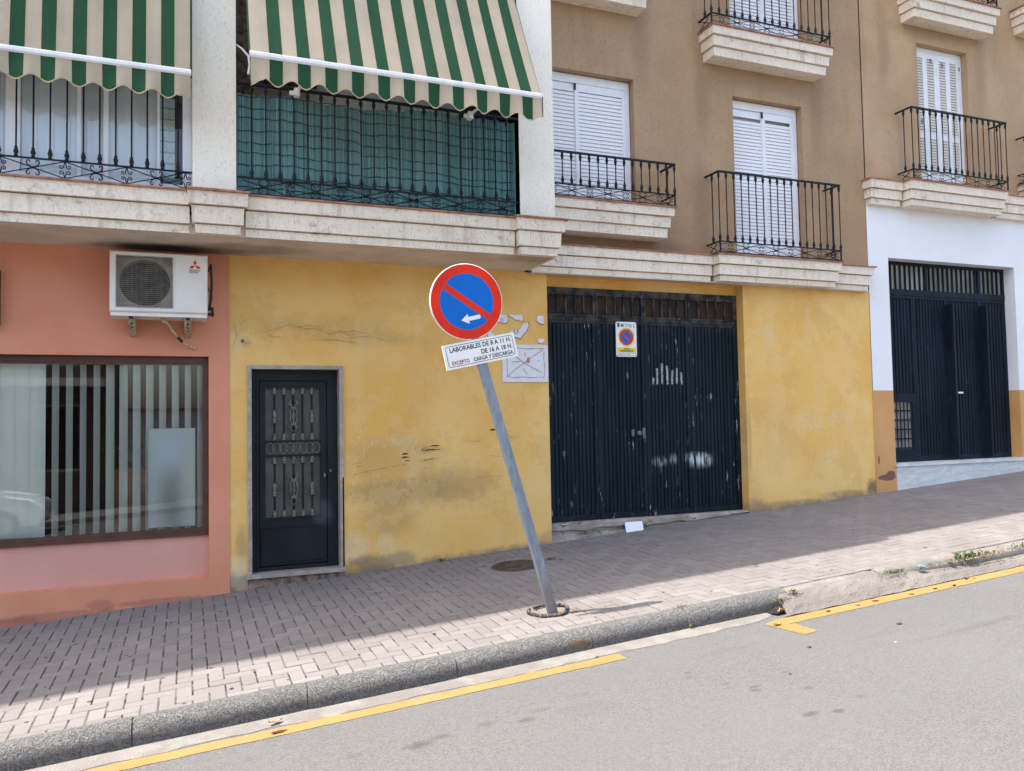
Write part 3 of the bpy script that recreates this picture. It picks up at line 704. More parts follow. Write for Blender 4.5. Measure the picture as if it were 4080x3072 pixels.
def scroll_band(mb, x0, x1, z0, z1, y, phase=0.0, along='x', p=0.472):
    """diagonals, big double C scrolls with a collar, and knots of four small scrolls"""
    h = z1-z0; zc = (z0+z1)/2
    def T(pts): return [(u, y, v) if along == 'x' else (y, u, v) for u, v in pts]
    def clipped(pts): return [q for q in pts if x0 <= q[0] <= x1]
    k0 = int(math.floor((x0-phase)/p))-1; k1 = int(math.ceil((x1-phase)/p))+1
    for k in range(k0, k1+1):
        c = phase+k*p
        for s in (1, -1):
            pts = clipped([(c+(-0.5+t/10)*p, zc+s*(-0.5+t/10)*h*0.98) for t in range(11)])
            if len(pts) > 1: mb.tube(T(pts), 0.0045, 4)
        if x0+0.045 < c < x1-0.045:
            for s in (1, -1):
                C = arc(c, zc+s*0.045, 0.047, 180, 360, 8, 0.040) if s > 0 else arc(c, zc-0.045, 0.047, 180, 0, 8, 0.040)
                L = [(c-0.047+0.015-0.015*math.cos(math.radians(a)), zc+s*(0.045+0.015*math.sin(math.radians(a)))) for a in (210, 150, 90, 30, -20)]
                L = [(c-0.047, zc+s*0.045), (c-0.044, zc+s*0.058), (c-0.032, zc+s*0.062), (c-0.022, zc+s*0.054), (c-0.026, zc+s*0.046)]
                R = [(2*c-a, b) for a, b in L]
                mb.tube(T(L[::-1]+C[1:-1]+R), 0.0048, 4)
            mb.tube(T([(c-0.02, zc), (c+0.02, zc)]), 0.010, 5)
        d = c+p/2
        if x0+0.04 < d < x1-0.04:
            for sx in (1, -1):
                for sz in (1, -1):
                    mb.tube(T([(d+sx*a, zc+sz*b) for a, b in ((0.002, h*0.48), (0.006, 0.05), (0.012, 0.02), (0.028, 0.010), (0.04, 0.02), (0.038, 0.034), (0.027, 0.035), (0.024, 0.027))]), 0.0045, 4)
    return mb
def baluster_mesh(h, top=True, r=0.0072):
    prof = [(0.0, 0.0), (0.016, 0.0), (0.016, 0.012), (0.011, 0.016), (0.019, 0.03), (0.020, 0.045), (0.015, 0.058), (0.012, 0.062), (0.015, 0.068), (0.0105, 0.08), (r, 0.09)]
    if top: prof += [(r, h-0.085), (0.0105, h-0.078), (0.015, h-0.068), (0.012, h-0.062), (0.018, h-0.050), (0.019, h-0.034), (0.012, h-0.016), (0.016, h-0.012), (0.016, h)]
    else: prof += [(r, h)]
    return MB().lathe(prof, n=7).mesh('baluster', 'iron', True)
def railing(parent, x0, x1, y, yb, z0, z1, spacing=0.1175, panel=0.145, left=True, right=True, n=None, label=None, phase=None, top=True):
    """wrought-iron balcony railing with side returns"""
    mb = MB(); zp = z0+panel
    def rails(a, b):
        mb.box(*a)
    t = 0.008
    for z, hh, w in ((z1-0.010, 0.010, 0.016), (zp-0.006, 0.006, 0.009), (z0+0.004, 0.006, 0.009)):
        mb.box(x0-0.012, x1+0.012, y-w, y+w, z-hh, z+hh)
        if left: mb.box(x0-0.012, x0+0.012, y+w+.001, yb, z-hh, z+hh)
        if right: mb.box(x1-0.012, x1+0.012, y+w+.001, yb, z-hh, z+hh)
    if left: mb.lathe([(0.0, -.022), (0.016, -0.012), (0.02, 0.0), (0.012, 0.02), (0.012, panel)], (x0, y, z0-0.0), 7)
    if right: mb.lathe([(0.0, -.022), (0.016, -0.012), (0.02, 0.0), (0.012, 0.02), (0.012, panel)], (x1, y, z0-0.0), 7)
    r = mb.build('railing', 'iron', parent, label=label)
    me = baluster_mesh(z1-0.02-zp, top)
    n = n or max(2, round((x1-x0)/spacing)); xs = [x0+(x1-x0)*k/n for k in range(n+1)]
    if not left: xs = xs[1:]
    if not right: xs = xs[:-1]
    for x in xs: put('baluster', me, r, (x, y, zp))
    d = yb-y
    if d > 0.2:
        for side, on in ((x0, left), (x1, right)):
            if on:
                put('baluster', me, r, (side, y+d*0.5, zp))
    sb = MB(); scroll_band(sb, x0, x1, z0+0.008, zp-0.01, y, phase if phase is not None else x0+2*spacing)
    for side, on in ((x0, left), (x1, right)):
        if on and d > 0.15: scroll_band(sb, y+0.01, yb, z0+0.008, zp-0.01, side, y+d*0.5, 'y', d*0.9)
    sb.build('scroll_panel', 'iron', r)
    return r
def shutter_window(parent, x0, x1, z0, z1, y, label=None, pitch=0.047):
    """white sliding shutters: outer frame, fixed box on top, two louvred leaves"""
    fw = 0.055; hb = 0.10
    mb = MB()
    mb.box(x0, x0+fw, y, y+.06, z0, z1); mb.box(x1-fw, x1, y, y+.06, z0, z1); mb.box(x0+fw, x1-fw, y, y+.06, z1-hb, z1); mb.box(x0+fw, x1-fw, y, y+.06, z0, z0+.045)
    mb.box(x1-fw-.03, x1-fw, y+.012, y+.05, z0+.045, z1-hb)
    w = mb.build('window', 'white_frame', parent, label=label)
    mb = MB(); mb.box(x0+.02, x1-.02, y+.075, y+.09, z0, z1-.01); mb.build('backing', 'shutter_back', w)
    xm = (x0+x1)/2; ins = x0+fw, x1-fw-.03
    mb = MB(); mb.box(xm-.028, xm-.006, y-.004, y+.012, z1-hb-.085, z1-hb-.002); mb.build('stop_block', 'ink_black', w)
    for a, b, dy, drop in ((ins[0], xm+0.005, 0.022, 0.0), (xm-0.02, ins[1], 0.004, 0.0)):
        st = 0.05 if a > x0+fw+.01 else 0.018; en = 0.018 if a > x0+fw+.01 else 0.03
        mb = MB(); zt, zb = z1-hb-.004, z0+.05
        mb.box(a, a+st, y+dy, y+dy+.018, zb, zt); mb.box(b-en, b, y+dy, y+dy+.018, zb, zt)
        mb.box(a+st, b-en, y+dy, y+dy+.018, zt-.095, zt); mb.box(a+st, b-en, y+dy, y+dy+.018, zb, zb+.06)
        leaf = mb.build('shutter_leaf', 'white_frame', w)
        L = (b-en)-(a+st); sm = MB()
        sm.hexa([(0, -.004, 0), (L, -.004, 0), (L, .004, .0), (0, .004, .0), (0, .004, .0425), (L, .004, .0425), (L, .011, .0425), (0, .011, .0425)])
        me = sm.mesh('slat', 'white_slat'); z = zb+.065
        while z < zt-.10-pitch*.8:
            put('slat', me, w, (a+st, y+dy+.004, z)); z += pitch
    return w
def garage_rib_mb(mb, x0, x1, z0, z1, y, pitch=0.052, depth=0.014):
    n = max(3, round((x1-x0)/pitch)); p = (x1-x0)/n; prof = []
    for k in range(n):
        a = x0+k*p; prof += [(a, y), (a+p*.52, y), (a+p*.60, y+depth), (a+p*.92, y+depth)]
    prof.append((x1, y))
    mb.grid([[(x, yy, z0) for x, yy in prof], [(x, yy, z1) for x, yy in prof]]); return mb

# ------------------------------------------------------------------ the left building (striped awnings, shop, narrow door)
def left_building():
    T = thing('apartment_building', 'apartment building with striped awnings, cream pillars, a salmon shop front and a narrow dark door', 'building', (1.0, 0.3, 0.1))
    # shop front wall
    mb = MB(); wall(mb, -9, 0.395, -1.2, 3.43, [(-3.4, 0.20, 0.235, 2.405)], -0.006, 0.106)
    pw = mb.build('wall', 'pink_wall', T, label='salmon pink rendered shop wall')
    mb = MB(); mb.face([(-3.4, 0.10, 0.235), (0.20, 0.10, 0.235), (0.20, 0.10, 0.67), (-3.4, 0.10, 0.67)]); mb.build('apron_panel', 'pink_panel', T)
    mb = MB(); wall(mb, 0.395, 3.895, -0.6, 3.43, [(0.60, 1.480, 0.20, 2.285), ], 0.0, 0.16)
    mb.build('wall', 'yellow_wall', T, label='ochre yellow rendered wall, stained and scribbled on')
    # shop window
    mb = MB(); y = 0.085
    for a in ((-3.4, .197, 2.325, 2.40), (-3.4, .197, .640, .715)): mb.box(a[0], a[1], y, y+.05, a[2], a[3])
    mb.box(.145, .197, y, y+.05, .715, 2.325)
    mb.box(-3.4, .165, y-.012, y, 2.352, 2.40); mb.box(.168, .197, y-.012, y, .640, 2.352); mb.box(-3.4, .166, y-.012, y, .640, .680)
    w = mb.build('shop_window', 'brown_frame', T, label='wide shop window with brown frame')
    MB().face([(-3.4, y+.02, .715), (.145, y+.02, .715), (.145, y+.02, 2.325), (-3.4, y+.02, 2.325)]).build('pane', 'glass', w)
    # vertical blind: slats hang turned by different amounts (left ones closed)
    spec = [(-1.66, .10, 6), (-1.545, .125, 5), (-1.425, .125, 5), (-1.30, .125, 5)]
    px = -1.155
    for k in range(13): spec.append((px+k*0.1165, 0.125, random.choice((66, 68, 69, 70)) if k < 4 else random.choice((58, 61, 63, 60))))
    for cx, wd, ang in spec:
        a = math.radians(ang); c, s = math.cos(a), math.sin(a); mb = MB(); rows = []
        tw = random.uniform(-.05, .05)
        for k in range(7):
            z = .66+(2.335-.66)*k/6; A = a+tw*(1-k/6); c, s = math.cos(A), math.sin(A)
            rows.append([(cx+c*u*wd, .20+s*u*wd-.012*(1-4*u*u)*c, z) for u in (-.5, -.25, 0, .25, .5)])
        mb.grid(rows); mb.build('blind_slat', 'blind_cloth', w, True)
    mb = MB(); mb.box(-3.4, .14, .17, .23, 2.33, 2.37); mb.build('blind_rail', 'white_metal', w)
    # added sheet inside the glass, painted to stand in for a blurred reflection
    mb = MB(); mb.box(-.350, .075, y+.026, y+.029, .738, 1.70); mb.build('blur_stand_in', 'blur_paint', w, label='added sheet standing in for a blurred grey reflection, right of the shop window')
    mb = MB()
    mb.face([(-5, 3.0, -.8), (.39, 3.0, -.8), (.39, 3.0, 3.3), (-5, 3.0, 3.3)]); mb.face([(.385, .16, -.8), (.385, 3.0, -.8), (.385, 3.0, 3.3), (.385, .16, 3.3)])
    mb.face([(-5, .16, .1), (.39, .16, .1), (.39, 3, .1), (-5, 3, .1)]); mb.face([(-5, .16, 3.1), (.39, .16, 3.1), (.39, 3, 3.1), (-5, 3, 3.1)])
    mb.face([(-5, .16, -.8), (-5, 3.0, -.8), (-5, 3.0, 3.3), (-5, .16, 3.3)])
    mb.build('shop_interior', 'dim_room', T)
    # narrow door with marble surround
    mb = MB(); y0, y1 = -.022, .06
    mb.box(.565, .603, y0, y1, .232, 2.282); mb.box(.565, 1.52, y0, y1, 2.284, 2.320); mb.box(1.478, 1.52, y0, .15, 1.16, 2.282); mb.box(1.478, 1.503, y0, .15, .232, 1.158)
    sur = mb.build('door_surround', 'grey_marble', T)
    mb = MB(); mb.box(1.505, 1.522, -.004, .004, .232, 1.156); mb.build('missing_strip', 'dark_gap', sur)
    mb = MB(); mb.box(.545, 1.53, -.04, .15, .188, .231); mb.build('door_sill', 'grey_marble', sur)
    mb = MB(); mb.box(.565, 1.515, -.012, .02, .02, .186); mb.build('step_riser', 'step_stone', sur)
    # steel door
    mb = MB(); yf = .10
    mb.box(.606, .668, yf, yf+.06, .232, 2.28); mb.box(1.37, 1.476, yf, yf+.06, .232, 2.28); mb.box(.668, 1.37, yf, yf+.06, 2.17, 2.28)
    mb.box(.668, 1.37, yf, yf+.06, .232, .27)
    mb.box(.66, .68, yf-.012, yf, .27, 2.20); mb.box(.68, 1.36, yf-.012, yf, 2.18, 2.20)
    door = mb.build('front_door', 'door_paint', T, label='narrow dark steel door with cast balusters over ribbed glass')
    mb = MB(); mb.box(.61, 1.475, .162, .18, .1, 2.4); mb.build('door_backing', 'dark_room', door)  # added dark plate, stops sky light leaking through the door gaps
    mb = MB(); yl = .115
    mb.box(.69, .745, yl, yl+.05, .28, 2.165); mb.box(1.30, 1.365, yl, yl+.05, .28, 2.165); mb.box(.745, 1.30, yl, yl+.05, 2.105, 2.165)
    mb.box(.745, 1.30, yl, yl+.05, .655, .765); mb.box(.745, 1.30, yl, yl+.05, .28, .34)
    mb.box(.735, 1.315, yl-.008, yl-.001, 2.098, 2.112); mb.box(.735, 1.315, yl-.012, yl-.001, .752, .764)
    mb.box(.705, 1.35, yl-.014, yl-.001, .315, .652); mb.box(.700, 1.355, yl-.022, yl-.001, .6525, .660)
    mb.build('door_leaf', 'door_paint', door)
    mb = MB(); mb.box(.745, 1.30, yl+.03, yl+.036, .34, 2.105); mb.build('ribbed_pane', 'door_glass', door)
    xs = [.838+.0945*k for k in range(5)]
    knob = [(0.010, -.038), (0.020, -.034), (0.022, -.022), (0.016, -.016), (0.024, -.004), (0.023, .010), (0.014, .018), (0.020, .024), (0.020, .032), (0.010, .036)]
    kn = MB().lathe(knob, n=8).mesh('casting', 'door_casting', True)
    for (za, zb) in ((1.555, 2.10), (.765, 1.385)):
        bar = MB().lathe([(.008, 0), (.008, zb-za)], n=6).mesh('door_baluster', 'door_paint', True)
        for i, x in enumerate(xs):
            put('door_baluster', bar, door, (x, yl+.012, za))
            for z in (za+.035, zb-.035): put('casting', kn, door, (x, yl+.012, z))
            if i in (0, 4): put('casting', kn, door, (x, yl+.008, (za+zb)/2+.005)); put('casting', kn, door, (x, yl+.008, (za+zb)/2-.06))
        # lyre-shaped ornament
        mb = MB(); cx, cz = xs[2], (za+zb)/2-.02; yy = yl-.006
        for s in (1, -1):
            O = [(0.012, -.17), (.020, -.16), (.024, -.145), (.016, -.13), (.02, -.118)]
            path = [(.006, -.165), (.018, -.150), (.030, -.130), (.018, -.105), (.012, -.085), (.028, -.06), (.036, -.03), (.030, 0.0), (.036, .03), (.03, .06), (.014, .085), (.016, .11), (.034, .125), (.04, .145), (.026, .158), (.02, .145)]
            mb.tube([(cx+s*a, yy, cz+b) for a, b in path], .006, 5)
            mb.tube([(cx+s*a, yy, cz+b) for a, b in [(.052, .105), (.058, .12), (.044, .13), (.022, .10), (.008, .09)]], .005, 5)
            mb.tube([(cx+s*a, yy, cz+b) for a, b in [(.052, -.105), (.058, -.12), (.044, -.13), (.022, -.10), (.008, -.09)]], .005, 5)
            mb.tube([(cx+s*a, yy, cz+b) for a, b in [(.030, 0.035), (.016, .03), (.010, .015), (.018, .0), (.010, -.015), (.016, -.03), (.030, -.035)]], .0045, 5)
        mb.tube([(cx, yy, cz-.10), (cx, yy, cz+.10)], .008, 6); mb.tube([(cx-.03, yy, cz+.088), (cx+.03, yy, cz+.088)], .007, 5); mb.tube([(cx-.03, yy, cz-.088), (cx+.03, yy, cz-.088)], .007, 5)
        mb.build('ornament', 'door_casting', door, True)
    mb = MB(); mb.box(.745, 1.30, yl-.004, yl+.012, 1.388, 1.402); mb.box(.745, 1.30, yl-.004, yl+.012, 1.540, 1.554); mb.build('band_frame', 'door_paint', door)
    mb = MB()
    for k in range(8):
        cx = .793+.0655*k
        mb.tube([(cx+.042*math.cos(2*PI*j/14), yl-.003, 1.471+.056*math.sin(2*PI*j/14)) for j in range(14)], .0055, 4, closed=True)
    mb.build('ring_band', 'door_casting', door, True)
    mb = MB(); mb.box(1.335, 1.347, yl-.008, yl, 1.16, 1.20); mb.box(1.395, 1.407, yf-.008, yf, 1.215, 1.24); mb.build('keyhole_plate', 'galvanised', door)
    # overhang: soffit, stepped mouldings, pillars
    mb = MB(); mb.box(-9, 3.60, -.845, 0.3, 3.43, 3.60); mb.build('soffit', 'soffit_plaster', T)
    mb = MB()
    moulding(mb, -9, .022, -.945, yb=-.847, left=False, right=False); moulding(mb, .495, 3.135, -.945, yb=-.847, left=False, right=False); moulding(mb, 3.64, 3.66, -.9, yb=-.1, right=True, left=False)
    mb.build('cornice', 'cornice_stucco', T)
    for a, b in ((.005, .512), (3.12, 3.665)):
        mb = MB(); moulding(mb, a, b, -1.015, z0=3.426, yb=-.848); mb.build('pedestal', 'cornice_stucco', T)
    mb = MB()
    mb.box(-9, -.004, -.965, -.6, 3.786, 3.802); mb.box(.525, 3.10, -.965, -.6, 3.786, 3.802)
    for a, b in ((-.003, .524), (3.101, 3.69)): mb.box(a, b, -1.045, -.6, 3.786, 3.804)
    mb.build('tile_edging', 'terracotta', T)
    for a, b in ((.045, .415), (3.20, 3.59)):
        mb = MB(); mb.box(a, b, -.905, -.45, 3.805, 8.2); mb.build('pillar', 'cream_stucco', T)
    # terrace behind the pillars
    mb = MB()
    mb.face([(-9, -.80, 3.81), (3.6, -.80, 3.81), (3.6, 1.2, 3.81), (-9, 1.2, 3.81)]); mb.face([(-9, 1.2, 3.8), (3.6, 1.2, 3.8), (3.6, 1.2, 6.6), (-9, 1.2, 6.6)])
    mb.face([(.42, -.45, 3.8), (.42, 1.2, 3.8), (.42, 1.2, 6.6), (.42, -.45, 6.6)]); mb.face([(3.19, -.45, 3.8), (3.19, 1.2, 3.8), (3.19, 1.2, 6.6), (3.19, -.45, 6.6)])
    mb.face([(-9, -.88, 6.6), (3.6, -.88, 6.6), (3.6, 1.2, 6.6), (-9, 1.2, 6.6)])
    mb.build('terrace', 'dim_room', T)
    mb = MB(); mb.box(.45, .60, .0, .05, 4.2, 6.1); mb.box(.45, 1.4, .5, .9, 5.62, 5.86); mb.build('terrace_clutter', 'step_stone', T)
    # storeys above the picture
    mb = MB(); mb.box(-9, -3.6, -.93, 1.0, 7.0, 12.3); mb.box(-3.6, 3.6, -.93, 1.0, 7.0, 12.3); mb.box(3.2, 3.6, -.90, 0.3, 3.81, 7.0); mb.box(-9, -3.0, -.9, .3, 3.81, 7)
    mb.build('upper_storeys', 'cream_stucco', T)
    mb = MB(); mb.box(-9, .6, -1.01, 1.2, 12.31, 12.5); mb.box(.6, 3.66, -.85, 1.2, 12.31, 12.5); mb.build('roof', 'terracotta', T)
    mb = MB(); mb.box(-9, 3.6, 1.0, 8, 3.5, 12.3); mb.build('rear_mass', 'cream_stucco', T)
    # railings
    railing(T, -3.05, .05, -.875, -.6, 3.815, 4.86, panel=.165, left=False, right=False, n=25, label='dark blue-black railing in front of the curtained glazing', top=False, phase=-.365+.118)
    railing(T, .425, 3.20, -.875, -.6, 3.825, 4.862, panel=.155, left=False, right=False, n=22, label='dark railing in front of the green reed screen', phase=.655)
    # glazing with curtains behind the left railing
    yg = -.80; mb = MB()
    for a, b in ((-3.0, -2.9), (-1.405, -1.30), (-.875, -.845), (-.672, -.632), (-.245, -.222), (-.035, .042)): mb.box(a, b, yg, yg+.05, 3.83, 6.2)
    mb.box(-3.0, .042, yg+.002, yg+.048, 3.805, 3.875); mb.box(-3.0, .042, yg+.002, yg+.048, 5.9, 6.2)
    g = mb.build('window', 'white_frame', T, label='white aluminium terrace glazing with curtains')
    MB().face([(-3.0, yg+.025, 3.87), (.04, yg+.025, 3.87), (.04, yg+.025, 5.9), (-3.0, yg+.025, 5.9)]).build('pane', 'clear_glass', g)
    def curtain(name, x0, x1, yc, amp, per, mat, z0=3.86, z1=5.9):
        mb = MB(); n = int((x1-x0)/.012)
        rows = [[(x0+(x1-x0)*k/n, yc+amp*math.sin(2*PI*(x0+(x1-x0)*k/n)/per+z*.3)*(0.7+.3*math.sin(k*.21)), z) for k in range(n+1)] for z in (z0, (z0+z1)/2, z1)]
        mb.grid(rows); mb.build(name, mat, g, True)
    curtain('curtain', -2.9, -1.41, yg+.062, .008, .19, 'curtain'); curtain('curtain', -1.30, -.87, yg+.062, .008, .16, 'curtain')
    curtain('curtain', -.86, -.22, yg+.075, .008, .21, 'curtain'); curtain('printed_curtain', -.225, -.10, yg+.07, .006, .07, 'print_curtain', 3.95, 4.68)
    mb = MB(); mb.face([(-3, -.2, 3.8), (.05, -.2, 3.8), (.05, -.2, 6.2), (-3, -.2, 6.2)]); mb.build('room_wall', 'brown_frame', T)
    return T
LEFT = left_building()

# ------------------------------------------------------------------ middle building (brown)
def middle_building():
    T = thing('apartment_building', 'middle brown building with white sliding shutters over a yellow wall with wide garage door', 'building', (6.3, .3, .45))
    mb = MB()
    wall(mb, 3.60, 8.848, 3.74, 12.5, [(3.62, 5.135, 4.26, 5.915), (6.625, 7.765, 3.80, 5.915), (6.625, 7.86, 6.68, 8.9), (3.62, 5.135, 7.2, 8.9)], 0.0, .15)
    mb.build('wall', 'brown_stucco', T, label='brown furrowed upper wall')
    mb = MB(); wall(mb, 3.895, 8.845, -.4, 3.43, [(3.897, 6.69, .30, 3.425, .17)], 0.0, .17)
    mb.face([(3.90, .168, 3.30), (6.69, .168, 3.30), (6.69, .168, 3.43), (3.90, .168, 3.43)])
    mb.build('wall', 'yellow_wall', T, label='ochre yellow ground floor wall around the garage door')
    # cornice with a bay under the long balcony
    Z = dict(z0=3.42, zt=3.735, mid=(3.485, 3.62), steps=(.07, .035, 0.0))
    mb = MB(); moulding(mb, 3.67, 6.13, -.165, yb=.02, left=False, right=False, **Z); moulding(mb, 6.13, 8.10, -.285, yb=.02, **Z); moulding(mb, 8.10, 8.80, -.165, yb=.02, left=False, **Z)
    mb.build('cornice', 'cornice_stucco', T)
    mb = MB(); mb.box(3.67, 6.11, -.185, .02, 3.736, 3.750); mb.box(6.11, 8.12, -.305, .02, 3.736, 3.752); mb.box(8.121, 8.83, -.185, .02, 3.736, 3.750); mb.build('tile_edging', 'terracotta', T)
    mb = MB(); mb.box(3.67, 8.75, -.10, .0, 3.412, 3.424); mb.build('cornice_soffit', 'soffit_plaster', T)
    def slab(x0, x1, yf, zb, zt):
        h = zt-zb; mb = MB(); moulding(mb, x0, x1, yf, zb, zt-.016, mid=(zb+h*.30, zb+h*.66), steps=(.075, .04, 0.0)); s = mb.build('balcony', 'cornice_stucco', T)
        mb = MB(); mb.box(x0-.02, x1+.02, yf-.02, .15, zt-.015, zt); mb.build('tile_edging', 'terracotta', s); return s
    slab(3.61, 5.47, -.33, 3.895, 4.262); slab(6.12, 8.06, -.31, 6.29, 6.655); slab(3.61, 5.27, -.31, 6.72, 7.09); slab(3.65, 5.3, -.31, 9.6, 9.97)
    railing(T, 3.64, 5.495, -.30, .0, 4.275, 4.80, left=False, label='short black railing of the low balcony beside the cream pillar', phase=4.10)
    railing(T, 6.16, 8.10, -.275, .0, 3.765, 4.795, label='tall black railing of the balcony over the garage door', phase=6.55)
    railing(T, 6.13, 8.04, -.275, .0, 6.67, 7.70, label='black railing of the upper balcony cut by the top of the picture', phase=6.52)
    shutter_window(T, 3.66, 5.125, 4.27, 5.905, .10, 'white sliding shutters beside the cream pillar')
    shutter_window(T, 6.64, 7.755, 3.81, 5.905, .10, 'tall white sliding shutters above the garage door')
    shutter_window(T, 6.64, 7.85, 6.69, 8.89, .10, 'white shutters of the upper balcony')
    mb = MB(); mb.box(3.6, 8.848, .5, 8, 0, 12.5); mb.build('rear_mass', 'brown_stucco', T)
    mb = MB(); mb.box(3.66, 8.85, -.5, 1.0, 12.5, 12.7); mb.build('roof', 'terracotta', T)
    # garage door: four leaves under barred vents
    y = .135; X = [3.935, 4.60, 5.275, 5.93, 6.665]
    mb = MB(); mb.box(3.90, 6.69, y+.0, y+.05, 3.235, 3.30); mb.box(3.90, 3.935, y, y+.05, .505, 3.235); mb.box(6.665, 6.69, y, y+.05, .505, 3.235)
    mb.box(3.935, 6.665, y+.004, y+.046, 2.905, 2.955)
    G = mb.build('garage_door', 'gate_paint', T, label='dark blue-green metal garage door of four ribbed leaves, paint flaking')
    for i in range(4):
        a, b = X[i]+.004, X[i+1]-.004; mb = MB(); fw = .042
        garage_rib_mb(mb, a+fw, b-fw, .575, 2.875, y+.008)
        mb.box(a, a+fw, y-.004, y+.03, .513, 2.902); mb.box(b-fw, b, y-.004, y+.03, .513, 2.902); mb.box(a+fw, b-fw, y-.004, y+.03, 2.87, 2.902); mb.box(a+fw, b-fw, y-.004, y+.03, .513, .578)
        mb.build('door_leaf', 'gate_paint', G)
        mb = MB(); z0, z1 = 2.957, 3.233
        mb.box(a, a+.03, y-.002, y+.03, z0, z1); mb.box(b-.03, b, y-.002, y+.03, z0, z1); mb.box(a+.03, b-.03, y-.002, y+.03, z0, z0+.02); mb.box(a+.03, b-.03, y-.002, y+.03, z1-.02, z1)
        for k in range(1, 5):
            x = a+.03+(b-a-.06)*k/5; mb.box(x-.008, x+.008, y, y+.018, z0+.02, z1-.02)
        mb.build('vent_frame', 'gate_paint', G)
        mb = MB(); p = .017; x = a+.04
        while x < b-.035: mb.box(x-.0022, x+.0022, y+.026, y+.029, z0+.02, z1-.02); x += p
        z = z0+.03
        while z < z1-.02: mb.box(a+.03, b-.03, y+.0295, y+.032, z-.0022, z+.0022); z += p
        mb.build('vent_mesh', 'rust_mesh', G)
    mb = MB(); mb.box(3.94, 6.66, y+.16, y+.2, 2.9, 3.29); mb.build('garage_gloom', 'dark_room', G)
    mb = MB(); mb.lathe([(0.0, 0), (.03, 0), (.03, .02), (.02, .03), (.0, .03)], n=12)
    mb.v = [(5.165+x, y-.005-z, 1.535+yy) for x, yy, z in mb.v]; mb.box(5.215, 5.255, y-.012, y-.004, 1.47, 1.60); mb.box(5.06, 5.10, y-.010, y-.004, 1.5, 1.58)
    mb.build('lock', 'worn_steel', G)
    # a scraped arch of bare strips across the ribs
    for xa, zt in zip((5.395, 5.457, 5.525, 5.60, 5.674, 5.743, 5.81), (2.225, 2.341, 2.40, 2.371, 2.314, 2.343, 2.285)):
        mb = MB(); pts = [(xa+random.uniform(-.003, .003), 2.138+(zt-2.138)*k/5) for k in range(6)]; ribbon(mb, pts, .030, y+.0045, .003); mb.build('paint_scrape', 'scrape', G)
    # crumbling concrete threshold
    mb = MB(); rows = []
    for k in range(60):
        x = 3.90+2.79*k/59; n1 = random.uniform(-.012, .012); br = .02*math.sin(x*7)+.012*math.sin(x*17)
        g0 = gz(x, 0)
        bite = .035*max(0, math.sin((x-4.2)*2.6))*(1 if 4.3 < x < 6.5 else 0.2)
        zt = .508; zm = max(g0+.01, zt-.075+br*.6)
        rows.append([(x, .16, zt+.002), (x, .03+abs(n1), zt), (x, .008+abs(n1), zt-.012), (x, .01+abs(n1)*.5, zm), (x, .03+bite+abs(n1), zm-.012), (x, .035+bite, max(g0-.0, zm-.05)), (x, .004, max(g0-.01, zm-.055)), (x, -.004, g0-.05)])
    mb.grid(rows); mb.build('threshold', 'threshold', T)
    return T
plain('rust_mesh', (0.085, 0.05, 0.035), .8, .3)
plain('transom_glass', (0.33, 0.33, 0.27), .3, .25, 2)
MID = middle_building()

